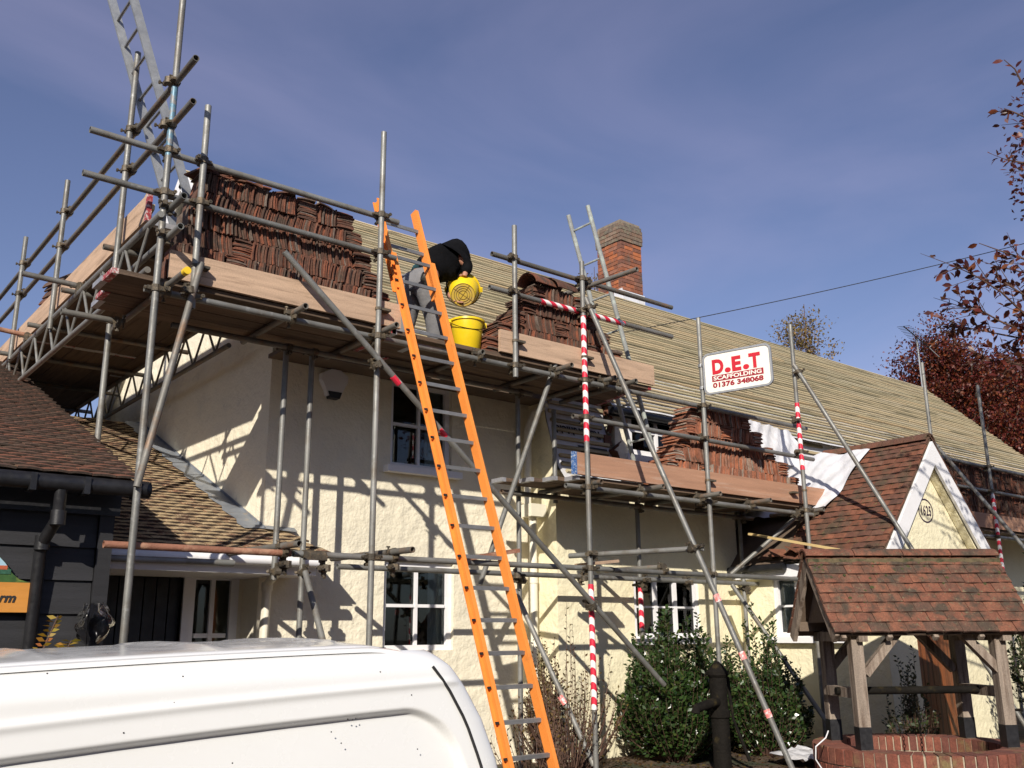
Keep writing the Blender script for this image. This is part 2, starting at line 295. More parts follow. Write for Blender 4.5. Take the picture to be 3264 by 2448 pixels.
def window(parent, P0, U, nin, w, h, cols=2, rows=2, fr=.055, rec=.05, sill=True, curt=None, bar=.025, lab=None, split=None, wm=None):
    """white casement: frame (part) with panes, sill and the room behind as sub-parts"""
    P0 = V(P0); U = nrm(U); nin = nrm(nin); K = V(0, 0, 1); ax = (U, nin, K); wm = wm or white
    C = lambda u, z, d: P0+U*u+K*z+nin*d
    b = MB(); th = .06
    b.box(C(fr/2, h/2, rec+th/2), fr, th, h, ax); b.box(C(w-fr/2, h/2, rec+th/2), fr, th, h, ax)
    b.box(C(w/2, fr/2, rec+th/2), w-2*fr, th, fr, ax); b.box(C(w/2, h-fr/2, rec+th/2), w-2*fr, th, fr, ax)
    iw, ih = w-2*fr, h-2*fr; us = split or [i/cols for i in range(cols+1)]
    for i in range(1, cols): b.box(C(fr+iw*us[i], h/2, rec+.03), bar*(2.2 if cols > 2 else 1), .04, ih, ax)
    for j in range(1, rows):
        for i in range(cols):
            ua, ub = fr+iw*us[i], fr+iw*us[i+1]; b.box(C((ua+ub)/2, fr+ih*j/rows, rec+.032), ub-ua-bar, .034, bar, ax)
    o = b.build('window', wm, parent)
    if lab: o['label'] = lab
    for i in range(cols):
        for j in range(rows):
            ua, ub = fr+iw*us[i], fr+iw*us[i+1]; za, zb = fr+ih*j/rows, fr+ih*(j+1)/rows
            MB().box(C((ua+ub)/2, (za+zb)/2, rec+.045), ub-ua, .004, zb-za, ax).build('pane', glass, o)
    if sill: MB().box(C(w/2, -.035, -.03), w+.16, .14, .07, ax).build('sill', wm, o)
    r = MB(); d0, d1 = rec+.07, rec+.75
    q = [C(-.1, -.1, d0), C(w+.1, -.1, d0), C(w+.1, h+.1, d0), C(-.1, h+.1, d0)]; q2 = [p+nin*(d1-d0)for p in q]
    r.add(q+q2, [(4, 5, 6, 7), (0, 1, 5, 4), (1, 2, 6, 5), (2, 3, 7, 6), (3, 0, 4, 7)]); r.build('room', room, o)
    if curt:
        for (ca, cb) in curt:
            c = MB(); n = 24; pts = [(ca+(cb-ca)*k/n, .012*math.sin(k*1.9)) for k in range(n+1)]
            vs = [C(u*w, z, rec+.11+d) for z in (.02, h-.02) for u, d in pts]; c.add(vs, [(k, k+1, n+2+k, n+1+k) for k in range(n)]); c.build('curtain', curtain, o, smooth='full')
    return o
# clay tile, cambered, lying in x (across) y (up the slope) z (out of the slope); lower edge at y=0
def tile_mesh(w=.165, l=.2, t=.016):
    b = MB(); us = [-.5, -.17, .17, .5]; P = []
    for z0 in (0, t):
        for y in (0, l):
            for u in us: P.append((u*w*.975, y, z0+.006*(1-4*u*u)))
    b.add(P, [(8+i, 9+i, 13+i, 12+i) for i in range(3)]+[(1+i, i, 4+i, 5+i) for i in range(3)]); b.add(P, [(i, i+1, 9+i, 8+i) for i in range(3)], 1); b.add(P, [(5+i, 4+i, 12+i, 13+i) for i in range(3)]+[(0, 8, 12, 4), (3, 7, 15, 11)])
    return b.mesh('roof_tile', centre=False)[0]
def tile_roof(roof, O, e, s, width, rows, mat, gauge=.1, tw=.165, limit=300, keep=None, jit=1.0, edge=None):
    """plain tiles on the slope (O lower corner, e along the eaves, s up the slope): nearest ones single sub-parts, the rest one piece"""
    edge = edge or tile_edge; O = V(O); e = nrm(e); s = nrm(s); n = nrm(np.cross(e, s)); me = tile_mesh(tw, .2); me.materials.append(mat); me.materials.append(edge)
    tl = math.radians(7.5); R = []
    for r in range(rows):
        us = []; u = 0.
        if r % 2: us.append((.25*tw, .5)); u = .5*tw
        while u+tw <= width+.02: us.append((u+tw/2, 1.)); u += tw
        if width-u > .03: us.append(((u+width)/2, (width-u)/tw))
        sh_ = random.uniform(-.006, .006)*jit
        for u, sc_ in us:
            P = O+e*(u+sh_)+s*(r*gauge+random.uniform(-.006, .006)*jit)+n*(.03+random.uniform(0, .006)*jit)
            if keep and not keep(u, r*gauge): continue
            y2 = s*math.cos(tl+random.uniform(-.015, .03)*jit)-n*math.sin(tl); y2 = nrm(y2); x2 = nrm(e+s*random.uniform(-.02, .02)*jit+n*random.uniform(-.02, .02)*jit); z2 = np.cross(x2, y2); x2 = np.cross(y2, z2)
            R.append((np.linalg.norm(P-CAM), P, x2, y2, nrm(z2), sc_))
    R.sort(key=lambda q: q[0])
    for d, P, x, y, z, sc_ in R[:limit]: put('roof_tile', me, None, roof, P, quat(x, y, z)).scale = (sc_, 1, 1)
    if len(R) > limit:
        mv = np.array([v.co for v in me.vertices]); b = MB(); fs = [tuple(p.vertices) for p in me.polygons]; ms_ = [p.material_index for p in me.polygons]
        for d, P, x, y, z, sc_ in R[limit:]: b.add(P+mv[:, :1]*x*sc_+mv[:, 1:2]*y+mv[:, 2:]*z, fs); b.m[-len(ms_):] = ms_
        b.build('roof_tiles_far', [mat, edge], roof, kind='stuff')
def text_mesh(txt, size, bold=0.0, shear=0.0, space=1.0, align='CENTER', ext=.0015):
    c = bpy.data.curves.new('lettering', 'FONT'); c.body = txt; c.size = size; c.align_x = align; c.align_y = 'CENTER'; c.offset = bold; c.shear = shear; c.space_character = space; c.extrude = ext; c.resolution_u = 4
    o = bpy.data.objects.new('tmp', c); col.objects.link(o); dg = bpy.context.evaluated_depsgraph_get(); dg.update()
    me = bpy.data.meshes.new_from_object(o.evaluated_get(dg)); bpy.data.objects.remove(o); bpy.data.curves.remove(c); me.name = 'lettering'; me.materials.clear()
    return me
# ================================================================ cottage
cot = thing('cottage', (X0, YA, -.3), 'long cream rendered cottage with its roof stripped to battens and white underlay', 'house')
RY, RZ, TP = 11.0, 6.66, math.radians(43.9)
zroof = lambda y: RZ-(RY-y)*math.tan(TP)
XE = 21.6
def hole(Y, x0, x1, yt, yb, P0x, xm=None):
    a, c = at(x0, (yt+yb)/2, Y=Y)[0], at(x1, (yt+yb)/2, Y=Y)[0]; xm = (x0+x1)/2
    return (a-P0x, c-P0x, at(xm, yb, Y=Y)[2], at(xm, yt, Y=Y)[2])
hA1 = hole(YA, 1246, 1440, 1222, 1497, X0); hA2 = hole(YA, 1222, 1446, 1790, 2074, X0)
wall(cot, (X0, YA), (1, 0, 0), XB-X0, -.5, 4.05, (0, 1, 0), [hA1, hA2], cream)
b = MB(); b.add([(X0, YA, -.5), (X0, 13.6, -.5), (X0, 13.6, 4.1), (X0, RY, 6.5), (X0, YA, 4.05)], [(0, 4, 3, 2, 1)]); b.build('wall', cream, cot)
b = MB(); b.add([(XB, YB, -.5), (XB, YA, -.5), (XB, YA, 3.95), (XB, 8.16, 3.75), (XB, 8.1, 3.42), (XB, 8.0, 3.1), (XB, YB, 2.8)], [(0, 1, 2, 3, 4, 5, 6)]); b.build('wall', cream2, cot)
hB = hole(YB, 2022, 2230, 1838, 2034, XB)
wall(cot, (XB, YB), (1, 0, 0), XC-XB, -.5, 2.8, (0, 1, 0), [hB], cream2)
wall(cot, (12.66, YB), (1, 0, 0), XE-12.66, -.5, 3.6, (0, 1, 0), [], cream2)
b = MB(); b.add([(XE-.1, YB, -.5), (XE-.1, 13.6, -.5), (XE-.1, 13.6, 4.1), (XE-.1, RY, 6.5), (XE-.1, YB, 3.5)], [(0, 1, 2, 3, 4)]); b.build('wall', cream, cot)
b = MB(); b.add([(X0, 13.6, -.5), (XE-.1, 13.6, -.5), (XE-.1, 13.6, 4.1), (X0, 13.6, 4.1)], [(0, 3, 2, 1)]); b.build('wall', cream, cot)
window(cot, (X0+hA1[0], YA, hA1[2]), (1, 0, 0), (0, 1, 0), hA1[1]-hA1[0], hA1[3]-hA1[2], 2, 2, bar=.032, curt=[(.68, .95)], lab='upper white casement window in the cream wall, its sill proud')
window(cot, (X0+hA2[0], YA, hA2[2]), (1, 0, 0), (0, 1, 0), hA2[1]-hA2[0], hA2[3]-hA2[2], 2, 2, bar=.032, sill=False, curt=[(.74, .97)])
window(cot, (XB+hB[0], YB, hB[2]), (1, 0, 0), (0, 1, 0), hB[1]-hB[0], hB[3]-hB[2], 3, 2, rec=.02, bar=.024, curt=[(.67, .98), (.02, .2)])
# --- roof: underlay, battens
def sheet(parent, name, prof, xa, xb, mat, nx=40, sag=.006, mat2=None):
    """roofing sheet swept along X over the profile [(Y,Z)...]"""
    b = MB(); n = len(prof); th = .004
    for i in range(nx+1):
        x = xa+(xb-xa)*i/nx
        for k, (y, z) in enumerate(prof): b.v.append((x, y, z-.5*sag*(1+math.sin(x*10.5))))
    b.f = [(i*n+k, (i+1)*n+k, (i+1)*n+k+1, i*n+k+1) for i in range(nx) for k in range(n-1)]; b.m = [0]*len(b.f)
    return b.build(name, mat, parent, smooth='full')
def plane_prof(y0, n=6, off=0): return [(y0+(RY-y0)*k/n, zroof(y0+(RY-y0)*k/n)+off) for k in range(n+1)]
roof = sheet(cot, 'roof', plane_prof(7.97), X0-.14, XE, underlay, 70)
sheet(roof, 'dormer_roof_sheet', [(7.9, zroof(7.9)), (8.0, zroof(8.0)+.002)], 7.95, 9.4, underlay, 10)
sheet(roof, 'rear_slope', [(RY, RZ), (14.1, zroof(7.9))], X0-.14, XE, underlay, 10)
RS = V(0, math.cos(TP), math.sin(TP)); RN = V(0, -math.sin(TP), math.cos(TP))
ub = MB().box((.5, 0, 0), 1, .04, .027).mesh('batten', centre=False)[0]; ub.materials.append(batten_m)
def batten(parent, p, L, s, n, e=(1, 0, 0)):
    x = nrm(V(e)+V(s)*random.uniform(-.0012, .0012)); z = nrm(n); y = np.cross(z, x)
    o = put('batten', ub, None, parent, p, quat(x, y, z)); o.scale = (L, 1, 1); return o
nrow = int((RY-7.78)/math.cos(TP)/.1)
for r in range(nrow+1):
    y = 7.8+(r*.1+random.uniform(-.009, .009))*math.cos(TP); p0 = V(0, y, zroof(y))+RN*(.016+random.uniform(-.003, .004))
    spans = [(X0-.16, XE+random.uniform(-.03, .05))] if y > 7.98 else ([(7.93, 9.4)] if y > 7.9 else [])
    for xa, xb in spans:
        x = xa
        while x < xb-.05:
            L = min(random.choice([3.0, 3.6, 4.2, 4.8]), xb-x)
            if xb-x-L < .5: L = xb-x
            batten(roof, (x, p0[1]+random.uniform(-.004, .004), p0[2]), L-.004, RS, RN).scale = (L-.004, random.uniform(.85, 1.05), .55 if r < 12 else random.uniform(.75, 1.05)); x += L
b = MB(); b.bb((X0-.05, YA-.02, 3.62), (XB, YA-.38, 3.66)); b.bb((X0-.1, 7.985, 3.6), (XB, 8.01, 3.72)); b.build('soffit', oak_d, cot)
b = MB(); b.add([(X0-.15, RY-.02, RZ-.0), (XE, RY-.02, RZ-.0), (XE, RY+.01, RZ+.03), (X0-.15, RY+.01, RZ+.03), (X0-.15, RY+.12, RZ-.07), (XE, RY+.12, RZ-.07)], [(0, 1, 2, 3), (3, 2, 5, 4)]); b.build('ridge_sheet', underlay, roof)
# --- steep skirt roofs between the eaves and the lower wall
SK = [(8.13, 3.88), (8.09, 3.6), (8.06, 3.41), (7.99, 3.16), (7.93, 2.96), (7.87, 2.82), (7.78, 2.7), (7.7, 2.63)]
def skirt(xa, xb, label=None, rows=12):
    o = sheet(cot, 'lower_roof', SK, xa, xb, underlay, 12)
    P = [V(0, *p) for p in SK]; cum = np.cumsum([0]+[np.linalg.norm(P[i+1]-P[i]) for i in range(len(P)-1)])
    for r in range(rows):
        d = cum[-1]*(r+.35)/rows; i = min(np.searchsorted(cum, d)-1, len(P)-2); i = max(i, 0); t = (d-cum[i])/(cum[i+1]-cum[i]); p = P[i]*(1-t)+P[i+1]*t
        s = nrm(P[i]-P[i+1]); n = nrm(np.cross((1, 0, 0), s)); p = p+n*.018
        batten(o, (xa+random.uniform(.0, .05)+(.04 if r > 4 else 0), p[1], p[2]), xb-xa-random.uniform(.05, .12), s, n)
    return o
sk1 = skirt(XB-.02, 7.96); sk2 = skirt(9.42, 12.7, rows=11); skirt(12.7, XE, rows=8)
def on_skirt(par, txt, x, y, z, size, flip, mat=ink, tilt=62):
    me = text_mesh(txt, size, .004); me.materials.append(mat); a = math.radians(tilt); s = V(0, math.cos(a), math.sin(a)); n = V(0, -math.sin(a), math.cos(a)); e = V(1, 0, 0)
    if flip: e = -e; s = -s
    put('lettering', me, None, par, V(x, y, z)+n*.004, quat(e, s, n))
on_skirt(sk1, 'Rubershield', 7.48, 8.018, 3.3, .15, True, tilt=70); on_skirt(sk2, 'Rubershield', 10.3, 7.998, 3.22, .16, False, tilt=68)
b = MB(); b.add([(7.42, 7.971, 3.13), (7.9, 7.971, 3.13), (7.9, 7.912, 2.93), (7.5, 7.912, 2.93)], [(0, 3, 2, 1)]); b.build('printed_band', ink, sk1)
# --- dormer
DY = 8.02; dxl, dxr = at(2000, 1400, Y=DY)[0], at(2178, 1400, Y=DY)[0]; dzt, dzb = at(2065, 1302, Y=DY)[2], at(2065, 1456, Y=DY)[2]; dx0 = at(1962, 1400, Y=DY)[0]
b = MB(); b.prism([(dx0-.03, DY-.02, 2.6), (dx0-.03, DY-.02, zroof(DY)-.05), (dx0-.03, 8.4, zroof(8.4)-.05), (dx0-.03, 8.4, 2.7)], (1, 0, 0), .05)
b.prism([(9.3, DY-.02, 2.6), (9.3, DY-.02, zroof(DY)-.05), (9.3, 8.4, zroof(8.4)-.05), (9.3, 8.4, 2.7)], (1, 0, 0), .05)
b.bb((dx0+.02, DY, 2.6), (9.3, DY+.07, dzb)); b.bb((dx0+.02, DY, dzt), (9.3, DY+.07, zroof(DY)-.04)); b.bb((dx0+.02, DY, dzb), (dxl, DY+.07, dzt)); b.bb((dxr, DY, dzb), (9.3, DY+.07, dzt))
dor = b.build('dormer', cream, cot)
window(cot, (dxl, DY, dzb), (1, 0, 0), (0, 1, 0), dxr-dxl, dzt-dzb, 2, 2, fr=.06, rec=-.02, bar=.045, sill=False, curt=[(.55, .97)])
b = MB(); b.bb((dxl-.05, DY-.05, dzb-.16), (dxr+.05, DY-.002, dzb-.005)); b.build('window_board', white, dor)
b = MB(); b.path([(7.9, 7.87, 3.6), (9.45, 7.87, 3.6)], .045, 10); b.bb((7.92, 7.93, 3.55), (9.42, 7.95, 3.66)); b.build('gutter', black, dor, smooth=True)
for k in range(9):     # torn tiles left along the cheek of the dormer
    t = k/8; put('roof_tile', tile_mesh(.12, .13), tile_r, dor, V(dx0-.07-.04*random.random(), 8.13-.2*t-.04, 3.7-.9*t), quat(*np.linalg.qr(rng.normal(size=(3, 3)))[0].T))
# second dormer cheek, the pale board between the sheets
b = MB(); b.prism([(11.05, 7.85, 2.75), (11.05, 7.85, 3.5), (11.05, 8.2, 3.9), (11.05, 8.2, 2.75)], (1, 0, 0), .06); b.build('dormer', cream, cot)
# --- chimney with its bricks
d = ray(1985, 938); k = (RZ-RY*math.tan(TP)-CAM[2])/(d[2]-d[1]*math.tan(TP)); CB = CAM+d*k
pw = 3029/np.dot(CB-CAM, fw); cwx, cwy = .54, .62; cz0 = CB[2]-.12; CH = 1.6
chx, chy = CB[0], CB[1]
b = MB(); b.bb((chx+.012, chy+.012, cz0-.4), (chx+cwx-.012, chy+cwy-.012, cz0+CH-.01)); ch = b.build('chimney', mortar_d, cot)
NC = int(CH/.0735)
def brickm(L, D, H): return MB().box((0, 0, H/2), L, D, H).mesh('brick', centre=False)[0]
bm_cache = {}
def brick(parent, c, L, D, H, x, y, mat):
    key = (round(L, 3), round(D, 3), round(H, 3), mat.name)
    if key not in bm_cache: m_ = brickm(L, D, H); m_.materials.append(mat); bm_cache[key] = m_
    put('brick', bm_cache[key], None, parent, c, quat(x, y, (0, 0, 1)))
for c in range(NC):
    z = cz0+c*.0735; out = 0
    if c >= NC-5: out = .024 if c < NC-1 else .012
    if c == NC-5: out = .02
    mt = brick_old if c >= NC-5 else brick_m
    lx, ly = cwx+2*out, cwy+2*out; ox, oy = chx-out, chy-out
    for (P, e, nn, L) in (((ox, oy), V(1, 0, 0), V(0, 1, 0), lx), ((ox, oy+ly), V(1, 0, 0), V(0, -1, 0), lx), ((ox, oy), V(0, 1, 0), V(1, 0, 0), ly), ((ox+lx, oy), V(0, 1, 0), V(-1, 0, 0), ly)):
        lens = [.215, .1, .215, .215] if (c+(e[1] > 0)) % 2 else [.1, .215, .215, .1]; u = 0 if e[0] > 0 else .1
        end = L if e[0] > 0 else L-.1; i = 0
        while u < end-.02:
            l_ = min(lens[i % 4], end-u-.0); i += 1
            if end-u-l_ < .06: l_ = end-u
            cc = V(*P, z)+e*(u+l_/2)+nn*(.05+random.uniform(-.003, .004))
            brick(ch, cc, round(l_-.011, 2), .1, .0635, e, np.cross((0, 0, 1), e), mt); u += l_
b = MB(); f_ = .1; zz = lambda y: zroof(min(y, RY))+.035
b.add([(chx-.32, chy-.32, zz(chy-.32)), (chx+cwx+.3, chy-.26, zz(chy-.26)), (chx+cwx+.3, chy+.3, zz(chy+.3)), (chx-.32, chy+.5, zz(chy+.5))], [(0, 1, 2, 3)])
b.bb((chx-.015, chy-.02, cz0), (chx+cwx+.015, chy-.008, cz0+.2)); b.bb((chx-.02, chy-.01, cz0+.02), (chx-.008, chy+.2, cz0+.24)); b.build('chimney_sheet', underlay, cot)
# --- pipes and bell box on the cottage
b = MB(); hx = at(1697, 1600, Y=8.2)[0]
b.bb((hx-.1, 8.1, 2.28), (hx+.12, 8.28, 2.42)); b.tube((hx, 8.2, 2.3), (hx, 8.2, -.4), .045, 14); b.tube((hx, 8.2, 1.55), (hx, 8.2, 1.62), .052, 14)
b.build('downpipe', pipe_m, cot, smooth=True)
b = MB(); b.path([at(1745, 1292, Y=8.1), at(1700, 1318, Y=8.2), at(1682, 1370, Y=8.25), at(1683, 1450, Y=8.25), (hx-.03, 8.25, 2.35)], .042, 12); b.build('downpipe', pipe_m, cot, smooth=True)
pc = at(1057, 1225, Y=YA); s_ = .145
oc = [(-.33, 1), (.42, 1), (1, .6), (1, .15), (.62, -.6), (.5, -1), (-.5, -1), (-.62, -.6), (-1, .15), (-1, .6)]
b = MB(); b.prism([pc+V(x*s_, -.0, z*s_*.95) for x, z in oc], (0, -1, 0), .075); bb_ = b.build('bell_box', white, cot)
b = MB(); b.prism([pc+V(x*s_, -.01, z*s_) for x, z in [(-.52, -.66), (.52, -.66), (.36, -1.12), (-.36, -1.12)]], (0, -1, 0), .08); b.build('strobe', black, bb_)
b = MB(); b.bb((X0-.17, RY-2.7, 3.9), (X0-.14, RY-2.65, 3.95))
b = MB(); b.beam((X0-.16, 8.15, zroof(8.15)-.12), (X0-.16, RY, RZ-.12), .03, .22, upv=RN); b.beam((X0-.16, 13.9, zroof(8.1)-.12), (X0-.16, RY, RZ-.12), .03, .22, upv=(0, .6, .7)); b.build('bargeboard', white, cot)
# ================================================================ lean-to between barn and cottage
lt = thing('lean_to', (3, 8.75, -.3), 'low tiled lean-to with sawdust on its roof, between black barn and cream gable', 'extension')
LY = 8.75; LP = math.radians(23.4); LE = (7.86, 1.70)
hd = hole(LY, 322, 568, 1828, 2300, 2.0); hw = hole(LY, 586, 752, 1822, 2236, 2.0); hd = (hd[0], hd[1], -.3, hd[3])
wall(lt, (2.0, LY), (1, 0, 0), X0-2.0, -.5, 2.1, (0, 1, 0), [hd, hw], cream)
window(lt, (2.0+hw[0], LY, hw[2]), (1, 0, 0), (0, 1, 0), hw[1]-hw[0], hw[3]-hw[2], 2, 2, rec=.0, fr=.075, bar=.04, sill=False)
b = MB(); nb = 6; dw = (hd[1]-hd[0])/nb
dr = MB().bb((2.0+hd[0], LY+.075, -.3), (2.0+hd[1], LY+.1, hd[3])).build('door', black, lt)
for i in range(nb): MB().bb((2.0+hd[0]+dw*i+.006, LY+.045, -.28), (2.0+hd[0]+dw*(i+1)-.006, LY+.072, hd[3]-.03)).build('plank', black, dr)
b = MB(); fx, fz = 2.0+hd[0], hd[3]
for q in ((fx-.06, fx), (2.0+hd[1], 2.0+hd[1]+.07)): b.bb((q[0], LY-.03, -.3), (q[1], LY+.06, fz+.06))
b.bb((fx, LY-.03, fz), (2.0+hd[1], LY+.06, fz+.06)); b.build('door_frame', white, lt)
LS = V(0, math.cos(LP), math.sin(LP)); LN = V(0, -math.sin(LP), math.cos(LP))
O = V(1.9, *LE)
b = MB(); top = O+LS*4.9; b.add([O-LN*.0, O+V(X0-1.9, 0, 0), top+V(X0-1.9, 0, 0), top, top+V(0, 2, -.9), top+V(X0-1.9, 2, -.9)], [(0, 1, 2, 3), (3, 2, 5, 4)])
b.add([O+V(X0-1.9, 0, 0), O+V(4.2-1.9, 0, 0), O+V(4.12-1.9, 0, 0)+LS*.58, O+V(X0-1.9, 0, 0)+LS*.58], [(0, 1, 2, 3)]); lroof = b.build('roof', oak_d, lt)
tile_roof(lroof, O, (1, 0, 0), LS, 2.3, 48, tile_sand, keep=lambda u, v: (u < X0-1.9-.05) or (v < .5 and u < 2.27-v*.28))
# lead apron along the gable and its cover strip
b = MB(); sx = []
for k in range(33):
    v = .55+4.3*k/32; w_ = .2+.025*math.sin(k*2.1)
    sx += [O+V(X0-1.9-w_, 0, 0)+LS*v+LN*.055, O+V(X0-1.9-.005, 0, 0)+LS*v+LN*.06, O+V(X0-1.9-.006, 0, 0)+LS*v+LN*.085]
b.add(sx, [(3*k+j, 3*k+1+j, 3*k+4+j, 3*k+3+j) for k in range(32) for j in (0, 1)]); b.add([O+V(X0-1.9-.08, 0, 0)+LS*.56+LN*.06, O+V(4.1-1.9, 0, 0)+LS*.5+LN*.06, O+V(4.1-1.9, 0, 0)+LS*.6+LN*.07, O+V(X0-1.9-.08, 0, 0)+LS*.62+LN*.07], [(0, 1, 2, 3)]); b.build('lead_flashing', lead, lroof)
b = MB(); b.bb((1.9, 7.9, 1.53), (4.1, 7.93, 1.69)); b.bb((1.9, 7.93, 1.53), (X0, LY, 1.56)); b.bb((X0, 7.93, 1.53), (4.1, YA, 1.56)); b.build('fascia', white, lt)
b = MB(); b.path([(1.9, 7.83, 1.64), (4.12, 7.83, 1.64)], .045, 10); b.build('gutter', white, lt, smooth=True)
g0 = at(905, 1800, Y=7.85); g1 = at(852, 1862, Y=8.28)
b = MB(); b.path([(g0[0]+.03, 7.85, 1.6), g0, g1, (g1[0]-.005, 8.3, .5), (g1[0]-.005, 8.3, -.4)], .042, 12); b.tube(g1+V(0, 0, -.06), g1+V(0, 0, .02), .05, 12); b.build('downpipe', pipe_m, lt, smooth=True)
# ================================================================ porch wing with the date
po = thing('porch', (11.43, YC, -.3), 'gabled porch wing dated 1625 with white bargeboards and mossy clay tiles', 'porch')
AX, AZ, EX, EZ = 11.43, 3.33, 10.04, 1.83; PR = 2*AX-XC
hC = (YB-at(2466, 1900, X=XC)[1], YB-at(2466, 1900, X=XC)[1]+.92, at(2520, 2030, X=XC)[2], at(2480, 1836, X=XC)[2])
wall(po, (XC, YB), (0, -1, 0), YB-YC, -.5, 2.0, (1, 0, 0), [hC], cream2)
window(po, (XC, YB-hC[0], hC[2]), (0, -1, 0), (1, 0, 0), .92, hC[3]-hC[2], 3, 2, rec=.02, curt=[(.02, .3), (.7, .98)])
wall(po, (PR, YB), (0, -1, 0), YB-YC, -.5, 2.0, (-1, 0, 0), [], cream2)
hP = (at(2930, 2100, Y=YC)[0]-XC, at(3070, 2100, Y=YC)[0]-XC, -.3, 1.5)
wall(po, (XC, YC), (1, 0, 0), PR-XC, -.5, 1.9, (0, 1, 0), [hP], cream2)
b = MB(); b.add([(XC, YC, 1.9), (PR, YC, 1.9), (AX, YC, AZ-.12)], [(0, 1, 2)]); b.build('wall', cream2, po)
dr = MB().bb((XC+hP[0], YC+.11, -.3), (XC+hP[1], YC+.13, 1.5)).build('door', oak_d, po)
nb = 5; dw = (hP[1]-hP[0])/nb
for i in range(nb): MB().bb((XC+hP[0]+dw*i+.004, YC+.07, -.28), (XC+hP[0]+dw*(i+1)-.004, YC+.105, 1.48)).build('plank', door_m, dr)
pl = math.hypot(AX-EX, AZ-EZ); SL = V(AX-EX, 0, AZ-EZ)/pl; SR = V(-(AX-EX), 0, AZ-EZ)/pl
b = MB(); E0 = V(EX, 0, EZ); A0 = V(AX, 0, AZ); E1 = V(2*AX-EX, 0, EZ); yv = lambda p, y: V(p[0], y, p[2])
b.add([yv(E0, 5.8), yv(A0, 5.8), yv(A0, 8.2), yv(E0, 8.2), yv(E1, 5.8), yv(E1, 8.2)], [(0, 3, 2, 1), (1, 2, 5, 4)]); proof = b.build('roof', oak_d, po)
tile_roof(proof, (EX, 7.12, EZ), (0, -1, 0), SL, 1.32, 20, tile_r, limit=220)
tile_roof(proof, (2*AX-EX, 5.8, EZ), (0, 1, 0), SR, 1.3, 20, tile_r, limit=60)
for k in range(5):     # ridge tiles
    b = MB(); n = 10; y0 = 5.8+k*.3; pr = [(math.cos(math.pi*(.08+.84*i/n)), math.sin(math.pi*(.08+.84*i/n))) for i in range(n+1)]
    vs = [V(AX+x*rr, y, AZ-.045+z*rr) for y in (y0, y0+.292) for rr in (.125, .11) for x, z in pr]; m = n+1
    fs = [(i, i+1, 2*m+i+1, 2*m+i) for i in range(n)]+[(m+i+1, m+i, 3*m+i, 3*m+i+1) for i in range(n)]+[(i+1, i, m+i, m+i+1) for i in range(n)]+[(2*m+i, 2*m+i+1, 3*m+i+1, 3*m+i) for i in range(n)]
    o = b.add(vs, fs).build('ridge_tile', tile_r, proof, smooth=True)
    if k == 4: o.rotation_euler = (0, 0, .15)
for sgn, S in ((1, SL), (-1, SR)):
    b = MB(); p = V(AX, 5.815, AZ-.03); q = p-S*(pl+.12); nn = np.cross(V(0, -1, 0), S)*(1 if sgn > 0 else -1); nn = nn if nn[2] > 0 else -nn
    b.prism([p, q, q-nn*.2, V(AX, 5.815, AZ-.03-.2/nn[2])], (0, -1, 0), .035); b.prism([V(AX, 5.85, AZ-.05), q+V(0, .035, -.02), q-nn*.05+V(0, .035, -.02), V(AX, 5.85, AZ-.12)], (0, 1, 0), .09)
    b.build('bargeboard', white, po)
    b = MB(); b.prism([V(AX, 5.84, AZ-.26), q+V(0, .025, 0)-nn*.2, q+V(0, .025, 0)-nn*.23, V(AX, 5.84, AZ-.3)], (0, 1, 0), .1); b.build('bargeboard', cream2, po)
pm = at(2950, 1628, Y=YC); dm = M('dark_plum_paint', (.035, .015, .04), .6, 0, .1)
b = MB(); n = 40
ring = [V(math.cos(2*math.pi*i/n), 0, math.sin(2*math.pi*i/n)) for i in range(n)]
b.add([pm+r*V(.178, 0, .15)+V(0, -.004, 0) for r in ring]+[pm+r*V(.16, 0, .132)+V(0, -.004, 0) for r in ring], [(i, (i+1) % n, n+(i+1) % n, n+i) for i in range(n)]); o = b.build('date_ring', dm, po)
me = text_mesh('1625', .17, .003, space=1.16); me.materials.append(dm); put('lettering', me, None, o, pm+V(0, -.004, -.005), quat((1, 0, 0), (0, 0, 1), (0, -1, 0))).scale = (.68, 1, 1)
b = MB(); b.path([(EX-.03, 5.82, EZ-.03), (EX-.03, 6.55, EZ-.03)], .05, 10); b.path([(EX-.03, 7.1, EZ-.05), (EX-.03, 8.0, EZ-.06)], .05, 10); b.build('gutter', black, po, smooth=True)
b = MB(); b.bb((EX+.02, 5.83, EZ-.17), (EX+.05, 7.95, EZ-.02)); b.bb((EX+.05, 5.83, EZ-.17), (XC, 7.95, EZ-.15)); b.build('fascia', white, po)
for k in range(7):
    p = at(2480+30*k, 1760-6*k, X=10.12); put('roof_tile', tile_mesh(.165, .2), tile_r, proof, (10.1+.02*k, p[1]+.02, EZ+.10+.02*(k % 3)), quat(*np.array(Matrix.Rotation(k*.9, 3, 'Z') @ Matrix.Rotation(-.7+.1*k, 3, 'Y')).T))
